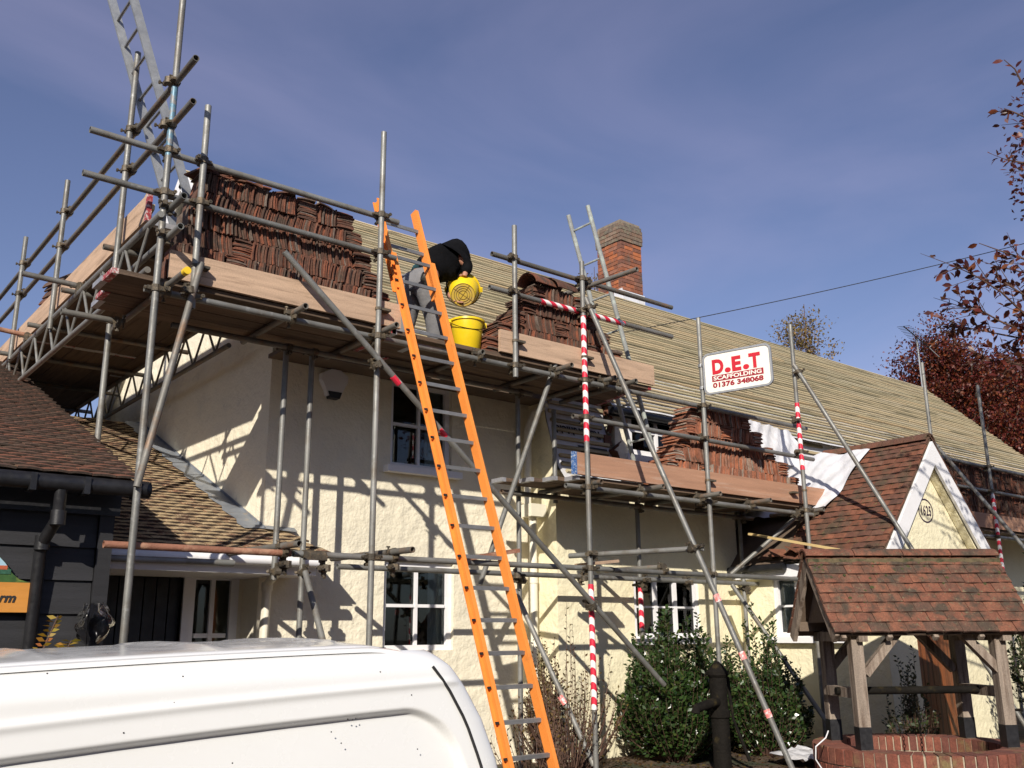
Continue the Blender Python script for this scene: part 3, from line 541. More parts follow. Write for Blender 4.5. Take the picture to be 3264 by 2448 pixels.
# ================================================================ barn
bn = thing('barn', (-2, 7.4, -.9), 'black tarred weatherboard barn with dark red tiled roof and black gutter', 'barn')
BYW = 7.42; BX = 2.14; BP = math.radians(21.6)
b = MB(); b.bb((-6, BYW+.03, -1.2), (BX-.03, 12.6, 2.08)); b.prism([(-6, BYW+.05, 2.08), (-6, 12.4, 2.08), (-6, 12.4, 4.0)], (1, 0, 0), BX+6-.04); b.build('frame_wall', tar, bn)
for i in range(14):
    z = -1.18+i*.235; n = V(0, -1, 0)
    MB().prism([(-6, BYW+.028, z+.25), (-6, BYW+.012, z+.25), (-6, BYW-.012, z), (-6, BYW+.028, z)], (1, 0, 0), 6+BX-.09).build('weatherboard', tar, bn)
MB().bb((BX-.085, BYW-.03, -1.2), (BX+.02, BYW+.06, 2.06)).build('corner_board', tar, bn); MB().bb((-6, BYW-.045, 1.88), (BX+.05, BYW-.014, 2.08)).build('fascia', black, bn)
BS = V(0, math.cos(BP), math.sin(BP)); BO = V(-.4, 7.16, 2.1)
b = MB(); t0 = BO+BS*6.0; b.add([BO, BO+V(2.62, 0, 0), t0+V(2.62, 0, 0), t0, t0+V(0, 4, -1.5), t0+V(2.62, 4, -1.5), V(-6, BO[1], BO[2]), V(-6, t0[1], t0[2])], [(0, 1, 2, 3), (3, 2, 5, 4), (6, 0, 3, 7)]); broof = b.build('roof', oak_d, bn)
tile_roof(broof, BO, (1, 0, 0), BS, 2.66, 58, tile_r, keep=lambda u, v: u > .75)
b = MB(); b.path([(-6, 7.1, 2.05), (2.3, 7.1, 2.05)], .06, 12); 
for q in (1.5, 1.85, 2.2): b.bb((q-.02, 7.03, 1.98), (q+.02, 7.17, 2.1))
b.build('gutter', black, bn, smooth=True)
p1 = at(195, 1560, Y=7.1); p2 = at(185, 1650, Y=7.12); p3 = at(135, 1730, Y=7.33); p4 = at(128, 1760, Y=7.36)
b = MB(); b.path([p1, p2, p3, p4, (p4[0]-.0, 7.36, -1)], .042, 12)
for q in (p2, p3): b.tube(q-V(0, 0, .05), q+V(0, 0, .05), .052, 12)
b.build('downpipe', black, bn, smooth=True)
# barn sign
sg_o = at(90, 1905, Y=7.36); zt, zb = at(60, 1857, Y=7.36)[2], at(60, 1952, Y=7.36)[2]; xr = at(90, 1905, Y=7.36)[0]
signwood = M('varnished_board', (.55, .24, .05), .35, 0, .15, 3, stretch=(1, 6, 6)); pic_g = M('painted_field', (.04, .10, .025), .5, 0, .4, 14, c2=(.16, .2, .04), s2=8); pic_s = M('painted_sky', (.35, .52, .62), .5, 0, .1); pic_r = M('painted_roofs', (.42, .1, .04), .5, 0, .2, 20); pic_t = M('painted_trees', (.03, .1, .06), .5, 0, .4, 40)
sg = thing('barn_sign', (xr-.4, 7.36, zb), 'varnished orange wooden name board with painted landscape on the black barn wall', 'sign')
MB().bb((xr-.95, 7.355, zb), (xr, 7.38, zt)).build('board', signwood, sg)
cv = [(0, 0), (-.07, .02), (-.12, .06), (-.17, .13), (-.22, .18), (-.3, .215), (-.65, .215), (-.73, .18), (-.78, .13), (-.83, .06), (-.95, 0)]
b = MB(); b.prism([(xr+x, 7.358, zt+z+.001) for x, z in cv], (0, 1, 0), .02); pb = b.build('picture', pic_g, sg)
b = MB(); cl = [(x, max(z, .105)) for x, z in cv if z > .09]; b.add([(xr+x*.985-.003, 7.355, zt+z*.98) for x, z in cl]+[(xr-.83, 7.355, zt+.1), (xr-.15, 7.355, zt+.1)], [tuple(range(len(cl)+2))]); b.build('painted_sky', pic_s, pb)
MB().bb((xr-.8, 7.3525, zt+.085), (xr-.155, 7.3545, zt+.112)).build('painted_roofs', pic_r, pb); MB().bb((xr-.82, 7.3535, zt+.055), (xr-.13, 7.3555, zt+.088)).build('painted_trees', pic_t, pb)
me = text_mesh('Farm', .09, .0025, .3, align='RIGHT'); me.materials.append(ink); put('lettering', me, None, sg, (xr-.085, 7.352, (zt+zb)/2-.005), quat((1, 0, 0), (0, 0, 1), (0, -1, 0)))
# ================================================================ scaffold
sc = thing('scaffold', (6.5, 6.9, -.3), 'galvanised tube scaffold with plank platforms wrapped round the cottage', 'scaffold')
TR = .0262; YS, YI = 6.9, 7.74
def tb(name, p, q, mat=None, r=TR, par=None):
    return MB().tube(p, q, r, 14, True).build(name, mat or galv, par or sc, smooth=30)
def cmesh():
    b = MB()
    b.tube((0, 0, -.026), (0, 0, .026), .036, 10); b.tube((-.026, .052, 0), (.026, .052, 0), .036, 10)
    b.box((.045, -.012, 0), .05, .03, .034); b.tube((.06, -.06, 0), (.06, .05, 0), .008, 6); b.tube((.06, -.06, 0), (.06, -.045, 0), .016, 6)
    b.box((0, .052, -.045), .036, .03, .05); b.tube((0, .1, -.055), (0, .0, -.055), .008, 6); b.tube((0, .1, -.055), (0, .088, -.055), .016, 6)
    b.box((-.045, .01, 0), .04, .03, .03); b.tube((-.075, .03, 0), (-.06, .0, 0), .013, 6)
    me = b.mesh('coupler', 30, False)[0]; me.materials.append(coupler_m); return me
CM = cmesh()
def cpl(p, a=(0, 0, 1), o=(0, 1, 0), f=1):
    z = nrm(a); y = nrm(V(o)-z*np.dot(o, z)); x = np.cross(y, z)*f
    if f < 0: z = -z
    put('coupler', CM, None, sc, p, quat(x, y, z))
up3 = lambda x, y, **k: at(x, y, **k)
ZL, ZG1, ZG2, ZE1, ZE2, ZLO = 3.54, 4.69, 4.33, 3.15, 2.43, 1.63
# --- standards
S = {}
def std(k, x, z0, z1, y=YS, mat=None): S[k] = (x, y); return tb('standard', (x, y, z0), (x, y, z1), mat)
p1s = std('P1', 2.15, float(zg(2.15, 6.9))-.02, 6.75); std('P2', 2.43, 3.44, 5.18); std('P3', 4.08, -.32, 5.52); std('P4', 5.63, 3.42, 5.01)
p5s = std('P5', 6.555, -.32, 4.85); std('P6', 8.42, -.32, 4.6)
p7s = std('P7', 10.0, -.32, 4.79, y=6.72); std('P8', 13.62, -.32, 4.96); std('P9', 15.36, -.32, 4.88)
std('I1', 3.62, 1.47, 3.55, YI); std('I2', 3.88, -.32, 3.55, YI); std('I3', 6.34, -.32, 3.5, YI)
std('I4', at(1767, 1420, Y=7.72)[0], 2.38, 3.42, 7.72); i5 = std('I5', at(2038, 1800, Y=7.72)[0], -.32, 2.5, 7.72); std('I6', at(2372, 1880, Y=7.72)[0], -.32, 2.5, 7.72)
def wrap(par, p, q, mat=None, r=.0292): return MB().tube(p, q, r, 14).build('tape', mat or tapeZ, par, smooth=30)
zc = lambda x, y, Y: at(x, y, Y=Y)[2]
wrap(p5s, (6.555, YS, zc(1872, 1408, YS)), (6.555, YS, zc(1866, 1010, YS))); wrap(p5s, (6.555, YS, zc(1893, 2262, YS)), (6.555, YS, zc(1882, 1862, YS)))
wrap(p7s, (10.0, 6.72, zc(2572, 1500, 6.72)), (10.0, 6.72, zc(2540, 1285, 6.72))); wrap(i5, (S['I5'][0], 7.72, zc(2045, 2010, 7.72)), (S['I5'][0], 7.72, zc(2040, 1845, 7.72)))
wrap(sc, (15.36, YS, 1.6), (15.36, YS, 3.1), r=.0287)
# blue paint on the corner standard
bl = M('old_blue_paint', (.10, .20, .27), .5, .2, .3, 12, c2=(.2, .2, .2), s2=18, t2=(.48, .56))
wrap(p1s, (2.15, YS, zc(545, 500, YS)), (2.15, YS, zc(560, 280, YS)), bl, .0266)
# --- ledgers and guard rails along the front
YL = YS+.052
def rail(name, z, xa, xb, y=YL, mat=None): return tb(name, (xa, y, z), (xb, y, z), mat)
g_a = rail('guard_rail', ZG1, 1.575, 4.29); rail('guard_rail', ZG2, 1.56, 4.27)
rail('guard_rail', ZG1-.03, 5.38, 8.02, mat=galv_dark); g_b = rail('guard_rail', ZG2-.03, 5.35, 8.0)
wrap(g_b, (at(1722, 960, Y=YL)[0], YL, ZG2-.03), (at(1988, 1025, Y=YL)[0], YL, ZG2-.03), tapeX)
rail('ledger', ZL, 2.08, 6.1); rail('ledger', ZL, 6.12, 10.5)
rail('ledger', ZL, 2.55, 6.5, YI-.052, galv_dark)
rail('guard_rail', ZE1, 6.42, 10.6); rail('ledger', ZE2, 6.3, 10.75); rail('ledger', ZE2, 6.05, 10.2, 7.668, galv_dark)
rail('ledger', ZLO, at(330, 1735, Y=YL)[0], at(925, 1770, Y=YL)[0], mat=rust); rail('ledger', ZLO, at(935, 1770, Y=YL)[0], 6.9); rail('ledger', ZLO-.005, 6.92, 10.1)
rail('ledger', at(1800, 1836, Y=7.66)[2], at(1075, 1802, Y=7.66)[0], 10.3, 7.66); rail('ledger', at(500, 1785, Y=7.66)[2], 2.2, at(745, 1795, Y=7.66)[0], 7.66, galv)
b = MB(); xj = at(1000, 1765, Y=YL)[0]; b.tube((xj-.1, YL, ZLO), (xj+.1, YL, ZLO), .033, 12); b.bb((xj-.1, YL-.045, ZLO-.045), (xj+.1, YL-.02, ZLO-.005)); b.build('sleeve_coupler', coupler_m, sc, smooth=30)
rail('ledger', ZL-.0, 13.0, 20.5); rail('guard_rail', ZE1, 13.0, 20.5); rail('ledger', ZE2, 13.0, 20.5)
for k, zs in (('P1', (ZG1, ZG2, ZL)), ('P2', (ZG1, ZG2, ZL)), ('P3', (ZG1, ZG2, ZL, ZLO)), ('P4', (ZG1-.03, ZG2-.03, ZL)), ('P5', (ZG1-.03, ZG2-.03, ZL, ZE1, ZE2, ZLO)), ('P6', (ZL, ZE1, ZE2, ZLO)), ('P7', (ZL, ZE1, ZE2)), ('P8', (ZL, ZE1)), ('P9', (ZL, ZE1, ZE2))):
    for z in zs: cpl((*S[k], z), (0, 0, 1), (0, 1, 0), random.choice((1, 1, -1)))
for k in ('I1', 'I2', 'I3'): cpl((*S[k], ZL), (0, 0, 1), (0, -1, 0)); cpl((*S[k], 1.54), (0, 0, 1), (0, -1, 0), -1)
for k in ('I5', 'I6'): cpl((*S[k], 1.54), (0, 0, 1), (0, -1, 0)); cpl((*S[k], ZE2), (0, 0, 1), (0, -1, 0))
# --- transoms (stubs show in front of the ledgers)
def transom(px, py, z, y1, mat=None, dx=0):
    p = at(px, py, Z=z); tb('transom', p, (p[0]+dx, y1, z), mat or galv_dark); cpl((p[0]+dx*.3, YL, z-.052), (1, 0, 0), (0, 0, 1)); return p
ZT = ZL+.054
for q in ((597, 862), (975, 975), (1265, 1035), (1540, 1122), (1823, 1163), (1962, 1203), (2028, 1214)): transom(*q, ZT, 7.95)
ZT2 = ZE2+.054
for q in ((1918, 1535), (2115, 1550), (2297, 1573), (2457, 1594), (2626, 1624)): transom(*q, ZT2, 7.78 if q[0] < 2500 else 7.6)
mcap = M('yellow_cap', (.75, .5, .02), .5); pcap = at(597, 862, Z=ZT); MB().tube(pcap+V(0, -.006, 0), pcap+V(0, .05, 0), .0285, 14).build('end_cap', mcap, sc, smooth=30)
ZT3 = ZLO+.054
for q in ((955, 1733), (1316, 1752), (2110, 1807), ): 
    p = at(*q, Z=ZT3); tb('transom', p, (p[0]-.1, 7.85, ZT3), galv_dark); cpl((p[0], YL, ZT3-.052), (1, 0, 0), (0, 0, 1))
for q in ((1640, 1835), (1852, 1845), (2055, 1850), (2190, 1858), (2430, 1862)): cpl(at(*q, Y=7.66), (1, 0, 0), (0, -1, 0), random.choice((1, -1)))
for q in ((1250, 1808), (1030, 1812), (905, 1800)): cpl(at(*q, Y=7.0), (1, 0, 0), (0, -1, 0), random.choice((1, -1)))
zq = at(1885, 918, Y=6.96)[2]; pq_ = at(2031, 858, Z=zq); tb('transom', pq_, (pq_[0]-.12, 7.6, zq), galv_dark); cpl((pq_[0]-.05, YL, zq), (1, 0, 0), (0, 0, 1))
pr_ = at(1015, 632, Y=14.6); tb('standard', (pr_[0], 14.6, -.3), pr_)
# --- braces
def brace(p, q, mat=None, a=None, name='brace'):
    return tb(name, p, q, mat)
yb = YS-.055
br = brace(at(906, 802, Y=yb), at(2117, 2183, Y=yb))
for q in ((1205, 1160), (1890, 1930)): cpl(at(*q, Y=yb), (.6, 0, -.8), (0, 1, 0))
def ring(par, p, ax, L=.09, r=.029, mat=None): ax = nrm(ax)*L/2; MB().tube(V(p)-ax, V(p)+ax, r, 12).build('tape', mat or tapeZ, par, smooth=30)
dbr = at(2117, 2183, Y=yb)-at(906, 802, Y=yb)
ring(br, at(1262, 1212, Y=yb), dbr); ring(br, at(1410, 1380, Y=yb), dbr)
tp = V(6.6, yb, 4.33); tm = at(2217, 1748, Z=1.77); rd = (tm-tp)/np.linalg.norm(tm-tp); tf = tp+rd*(tp[2]+.28)/-rd[2]
pink = M('pink_tape', (.75, .22, .2), .6, 0, .2, 30, c2=(.8, .7, .68), s2=40)
rk = brace(tp-rd*.12, tf, name='raker'); cpl(tp, -rd, (0, 1, 0)); cpl(tm, rd, (-1, 0, 0))
for fr_ in (.655, .765, .87): ring(rk, tp+(tf-tp)*fr_, rd, .07, mat=pink)
tb('tie', at(1815, 1772, Z=1.77), tm+V(.05, -.05, 0)); cpl((6.555, YS, 1.77), (0, 0, 1), (1, 0, 0))
tq = V(10.0, 6.66, at(2545, 1185, Y=6.66)[2]); rd2 = nrm(at(2910, 1755, Y=5.62)-tq); brace(tq-rd2*.1, tq+rd2*(tq[2]+.28)/-rd2[2], name='raker'); cpl(tq, -rd2, (0, 1, 0))
tq = V(13.6, 6.84, 4.2); rd3 = nrm(at(3264, 1745, Y=5.7)-at(3028, 1471, Y=6.7)); tq = at(3028, 1471, Y=6.7)-rd3*.5; brace(tq, tq+rd3*4.6, name='raker')
brace(at(1770, 1160, Y=6.98), at(1530, 1862, Y=7.66), galv); cpl(at(1768, 1180, Y=6.98), (0, 0, 1), (1, 0, 0))
brace(at(2570, 1620, Y=6.95), at(2330, 1830, Y=7.66), galv); cpl(at(2545, 1642, Y=6.9), (1, 0, 0), (0, 1, 0))
brace(at(1640, 1880, Y=7.6), at(1893, 2440, Y=6.95)); ring(sc, at(1793, 2232, Y=7.18), (.4, -.6, -1), mat=pink)
brace(at(2334, 1865, Y=7.5), at(2690, 2380, Y=6.2))
brace(at(973, 1824, Y=7.6), at(1030, 2045, Y=7.1)); brace(at(642, 838, Y=yb), at(436, 1552, Y=yb), galv_dark); cpl(at(605, 925, Y=yb), (.2, 0, -1), (0, 1, 0))
# --- platforms
def board(p, L, along='x', mat=None, w=.222, t=.038, bands=(True, True), bm=None, par=None):
    p = V(p); e = V(1, 0, 0) if along == 'x' else V(0, 1, 0); s = V(0, 1, 0) if along == 'x' else V(1, 0, 0)
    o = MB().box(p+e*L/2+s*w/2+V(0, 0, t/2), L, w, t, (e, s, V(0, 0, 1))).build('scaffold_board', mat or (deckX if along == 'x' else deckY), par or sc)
    for k, f in zip((0, 1), bands):
        if f:
            q = p+e*(0 if k == 0 else L); MB().box(q+s*w/2+V(0, 0, t/2), .05, w+.004, t+.004, (e, s, V(0, 0, 1))).build('end_band', bm or random.choice((band, band, bandred)), o)
    return o
ZB = ZT+TR+.002
for i in range(4):
    y = 6.985+i*.232; xa = (1.87, 1.86, 1.95, 1.98)[i]; j = 4.3+.35*(i % 2)
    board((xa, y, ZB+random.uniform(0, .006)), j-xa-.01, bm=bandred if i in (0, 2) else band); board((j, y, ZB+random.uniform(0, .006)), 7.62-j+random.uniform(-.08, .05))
ZB2 = ZT2+TR+.002
for i in range(5):
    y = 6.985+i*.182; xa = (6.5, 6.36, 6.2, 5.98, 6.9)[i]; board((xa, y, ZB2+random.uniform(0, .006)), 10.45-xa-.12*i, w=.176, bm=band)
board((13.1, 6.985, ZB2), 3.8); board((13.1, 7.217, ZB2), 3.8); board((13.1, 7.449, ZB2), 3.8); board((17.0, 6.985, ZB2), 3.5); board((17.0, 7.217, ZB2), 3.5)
def toe(name, p, L, h, mat, along='x', bands=None):
    e = V(1, 0, 0) if along == 'x' else V(0, 1, 0); s = V(0, 1, 0) if along == 'x' else V(1, 0, 0)
    o = MB().box(V(p)+e*L/2+V(0, 0, h/2), L, .036, h, (e, s, V(0, 0, 1))).build(name, mat, sc)
    if bands is not None: MB().box(V(p)+V(0, 0, h/2), .045, .04, h+.004, (e, s, V(0, 0, 1))).build('end_band', bands, o)
    return o
ZTB = ZB+.047
x_a = at(538, 840, Y=6.97)[0]
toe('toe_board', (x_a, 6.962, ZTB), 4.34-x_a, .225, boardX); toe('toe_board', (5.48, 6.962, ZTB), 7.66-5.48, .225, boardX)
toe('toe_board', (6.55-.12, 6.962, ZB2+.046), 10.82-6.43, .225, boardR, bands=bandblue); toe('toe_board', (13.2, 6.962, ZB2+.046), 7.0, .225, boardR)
for x, z in ((2.43, ZTB+.12), (4.08, ZTB+.12), (5.63, ZTB+.12), (6.555, ZTB+.12), (8.42, ZB2+.16), (10.0, ZB2+.16)):
    MB().tube((x, YS if x != 10.0 else 6.72, z-.012), (x, YS if x != 10.0 else 6.72, z+.012), .034, 10).bb((x, 6.87, z-.012), (x+.11, 6.945, z+.01)).build('toe_board_clip', coupler_m, sc)
# --- end platform along the gable: standards, rails, lattice girders, boards
EXX = 2.1
for y, z0, z1 in ((7.85, 3.95, 6.04), (9.95, 4.0, 5.63), (11.74, 4.1, 5.61), (13.6, 4.1, 5.6)): tb('standard', (EXX, y, z0), (EXX, y, z1))
for z, y0 in ((5.28, 6.46), (4.9, 6.44)):
    tb('guard_rail', (EXX+.052, y0, z), (EXX+.052, 18.5, z), galv_dark)
    for y in (6.9, 7.85, 9.95, 11.74): cpl((EXX if y > 7 else 2.1, y, z), (0, 0, 1), (1, 0, 0), -1)
tb('guard_rail', (2.2, 6.6, 4.2), (2.2, 6.9, 4.2), galv); cpl((2.15, YS, 4.22), (0, 0, 1), (1, 0, 0)); cpl((2.15, YS, 3.98), (0, 0, 1), (1, 0, 0)); tb('transom', (2.2, 6.62, 3.96), (2.2, 8.0, 3.96), galv)
def girder(x, y0, y1, zt, zb, mat):
    b = MB(); b.tube((x, y0, zt), (x, y1, zt), TR, 12); b.tube((x, y0+.2, zb), (x, y1, zb), TR, 12); o = b.build('lattice_girder', mat, sc, smooth=30)
    n = int((y1-y0-.3)/.3); 
    for k in range(n):
        ya = y0+.25+k*.3; MB().tube((x, ya+(0 if k % 2 else .3), zb), (x, ya+(.3 if k % 2 else 0), zt), .013, 8).build('lacing', mat, o, smooth=30)
    return o
girder(EXX+.02, 6.85, 18.0, 4.12, 3.73, galv); girder(3.5, 8.6, 18.0, 4.2, 3.81, galv_dark)
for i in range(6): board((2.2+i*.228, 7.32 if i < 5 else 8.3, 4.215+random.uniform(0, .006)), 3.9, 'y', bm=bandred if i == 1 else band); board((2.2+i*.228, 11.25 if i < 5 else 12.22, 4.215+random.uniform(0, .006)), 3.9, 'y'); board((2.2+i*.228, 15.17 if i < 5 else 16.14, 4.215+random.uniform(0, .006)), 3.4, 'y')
for y in (7.9, 9.2, 10.5, 11.8, 13.0, 14.3, 15.6, 16.9): tb('transom', (2.0, y, 4.175), (3.7, y, 4.175), galv_dark)
toe('toe_board', (2.175, 7.36, 4.26), 9.5, .235, boardY, 'y', bandred)
for (q, r_, m_) in (((253, 912), (70, 871), galv), ((370, 1024), (195, 993), galv_dark), ((86, 1070), (-60, 1036), rust)):
    a = at(*q, X=2.12); c = at(*r_, Y=a[1]); tb('putlog', a+V(.05, 0, 0), c, m_); cpl(a, (0, 1, 0), (0, 0, -1))
pp = at(350, 1030, X=2.3); zf = 2.1+(pp[1]-7.16)*math.tan(BP)+.05; tb('standard', (2.3, pp[1], 1.70+(pp[1]-7.86)*math.tan(LP)+.06), (2.3, pp[1], pp[2]), galv)
b = MB()
# ================================================================ ladders
def ladder(name, a0, a1, d, n, sw, sd, smat, rmat, label, rung_r=.014, off=.12, tri=False, cat='ladder', flat=None):
    """two stiles from a0 to a1 (near) and displaced by d (far); n rungs"""
    a0, a1, d = V(a0), V(a1), V(d); t = thing(name, tuple((a0+d/2)), label, cat); e = nrm(a1-a0); L = np.linalg.norm(a1-a0); nn = np.cross(e, nrm(d))
    for o_ in (V(0, 0, 0), d):
        if flat == 'round': MB().tube(a0+o_, a1+o_, sw/2, 10).build('stile', smat, t, smooth=30)
        else: MB().box((a0+a1)/2+o_, L, sd, sw, (e, nrm(d), nn)).build('stile', smat, t)
    for i in range(n):
        p = a0+e*(off+(L-2*off)*i/(n-1)) if n > 1 else a0
        if tri: MB().box(p+d/2, .03, np.linalg.norm(d)-sd, .03, (nrm(e*.5+nn*.87), nrm(d), nrm(nn*.5-e*.87))).build('rung', rmat, t)
        else: MB().tube(p, p+d, rung_r, 8).build('rung', rmat, t, smooth=30)
    return t
# orange extension ladder: lower section in front, upper section behind
dn = nrm(V(.0935, -.268, -1)); cl_ = V(4.385, 6.82, 3.55); dl = V(.405, 0, 0)
foot = cl_+dn*(cl_[2]+.29)/-dn[2]; d_up = -dn
lo_top = at(1268, 800, Y=6.94); kk = (lo_top[2]-cl_[2])/d_up[2]
ol = thing('extension_ladder', tuple(foot+dl/2), 'orange fibreglass extension ladder leaning on the platform beside the workman', 'ladder')
nn = np.cross(d_up, nrm(dl)); 
def stiles(p, q, shift, w, cap):
    for o_ in (V(0, 0, 0), dl):
        a, c = p+o_+nn*shift, q+o_+nn*shift; s = 1 if o_[0] == 0 else -1; bx = MB(); L = np.linalg.norm(c-a); ax = (d_up, nrm(dl), nn)
        bx.box((a+c)/2, L, .012, .085, ax); bx.box((a+c)/2+nrm(dl)*s*-.016+nn*.037, L, .03, .011, ax); bx.box((a+c)/2+nrm(dl)*s*-.016-nn*.037, L, .03, .011, ax)
        st = bx.build('stile', orange, ol)
        m = int(L/.262)
        for i in range(m): r_ = a+d_up*(.15+i*.262)+nrm(dl)*-s*.007; MB().box(r_+nrm(dl)*-s*.02, .02, .03, .012, ax).build('rung_end', rubber, st)
P_lo, Q_lo = foot, cl_+d_up*kk; P_up = cl_+d_up*(kk-.35); Q_up = at(1214, 590, Y=6.98); kq = (Q_up[2]-cl_[2])/d_up[2]; Q_up = cl_+d_up*kq
sgn = 1 if nn[1] > 0 else -1
stiles(P_lo, Q_lo, 0, 0, 0); stiles(P_up, Q_up, .05*sgn, 0, 0)
for p, q, sh in ((P_lo, Q_lo, 0), (P_up+d_up*.35, Q_up, .05*sgn)):
    L = np.linalg.norm(q-p); i = 0
    while .15+i*.262 < L:
        c = p+d_up*(.15+i*.262)+dl/2+nn*sh; MB().box(c, .026, .41, .03, (nrm(d_up*.4+nn*.9), nrm(dl), nrm(nn*.4-d_up*.9))).build('rung', rung_m, ol); i += 1
# grey access ladder beside the gable
a0, a1 = at(598, 620, Y=7.5), at(405, -80, Y=7.5); ee = nrm(a1-a0); a0 = a0-ee*((a0[2]-4.27)/ee[2])
ladder('access_ladder', a0, a1, V(0, .42, 0), 9, .075, .022, alu, rung_m, 'grey aluminium ladder rising above the gable end platform', off=.2)
# old pole ladder from the lower platform past the chimney
a0, a1 = at(2094, 1480, Y=7.25), at(1873, 655, Y=7.25); ee = nrm(a1-a0); a0 = a0-ee*((a0[2]-(ZB2+.042))/ee[2])
polem = M('grey_pole', (.29, .30, .29), .6, .1, .25, 6, c2=(.36, .4, .36), s2=12)
ladder('pole_ladder', a0, a1, V(0, .33, 0), 8, .052, .04, polem, polem, 'old grey pole ladder reaching from the lower platform up beside the chimney', .013, .2, flat='round')
# ================================================================ scaffolder's sign
a = ray(2243, 1196)*10.98+CAM; c = ray(2461, 1158)*10.55+CAM; c[2] = a[2]+(c[2]-a[2])
e = nrm(c-a); SW = np.linalg.norm(c-a); upv = nrm(V(0, 0, 1)-e*e[2]); nf = np.cross(e, upv); nf = nf if np.dot(nf, CAM-a) > 0 else -nf
SHh = .49; mid = (a+c)/2
sgn_ = thing('company_sign', tuple(mid-upv*SHh/2), 'white sign with red lettering clamped to a scaffold standard above the roof', 'sign')
def rr(w, h, r, n=6):
    o = []
    for cx, cy, t0 in ((w/2-r, h/2-r, 0), (-w/2+r, h/2-r, 90), (-w/2+r, -h/2+r, 180), (w/2-r, -h/2+r, 270)):
        for k in range(n+1): t = math.radians(t0+90*k/n); o.append((cx+r*math.cos(t), cy+r*math.sin(t)))
    return o
P = lambda u, v, d=0: mid+e*u+upv*v+nf*d
b = MB(); b.prism([P(u, v) for u, v in rr(SW-.03, SHh-.03, .06)], nf, .006); pn = b.build('panel', signw, sgn_)
b = MB(); ou = rr(SW, SHh, .075); iu = rr(SW-.045, SHh-.045, .055); n = len(ou)
b.add([P(u, v, .014) for u, v in ou]+[P(u, v, .014) for u, v in iu]+[P(u, v, -.014) for u, v in ou]+[P(u, v, -.014) for u, v in iu], [(i, (i+1) % n, n+(i+1) % n, n+i) for i in range(n)]+[((i+1) % n, i, 2*n+i, 2*n+(i+1) % n) for i in range(n)]+[(n+i, n+(i+1) % n, 3*n+(i+1) % n, 3*n+i) for i in range(n)]+[(2*n+(i+1) % n, 2*n+i, 3*n+i, 3*n+(i+1) % n) for i in range(n)]); b.build('rim', alu, sgn_)
def lettering(t, size, u, v, mat, bold, w=None, sp=1, par=pn, d=.0095):
    me = text_mesh(t, size, bold, 0, sp, ext=.0008); me.materials.append(mat); o = put('lettering', me, None, par, P(u, v, d), quat(e, upv, nf))
    if w: xs_ = [q.co.x for q in me.vertices]; o.scale = (w/(max(xs_)-min(xs_)), 1, 1)
    return o
k_ = SW/.98
for t_, u_, w_ in (('D', -.28, .17), ('E', -.008, .135), ('T', .262, .165)): lettering(t_, .225, u_*SW, .062, red_m, .011, w_*SW)
for u in (-.133, .135):
    b = MB(); b.prism([P(u*SW+.036*math.cos(t), .012+.03*math.sin(t), .0075) for t in np.linspace(0, 2*math.pi, 20)[:-1]], nf, .002); b.build('full_stop', red_m, pn)
b = MB(); b.prism([P(u, v, .0062) for u, v in ((-.375*SW, -.102), (.375*SW, -.102), (.375*SW, -.03), (-.375*SW, -.03))], nf, .0016); b.build('red_band', dred_m, pn)
lettering('SCAFFOLDING', .064, 0, -.067, signw, .0018, .70*SW); lettering('01376 348068', .076, 0, -.148, dred_m, .003, .735*SW)
for v in (.13, -.14):
    p = P(-SW/2, v); MB().tube((8.42, 6.9, p[2]-.018), (8.42, 6.9, p[2]+.018), .036, 12).beam((8.42, 6.9, p[2]), p+e*.01, .03, .022).build('bracket', alu, sgn_)
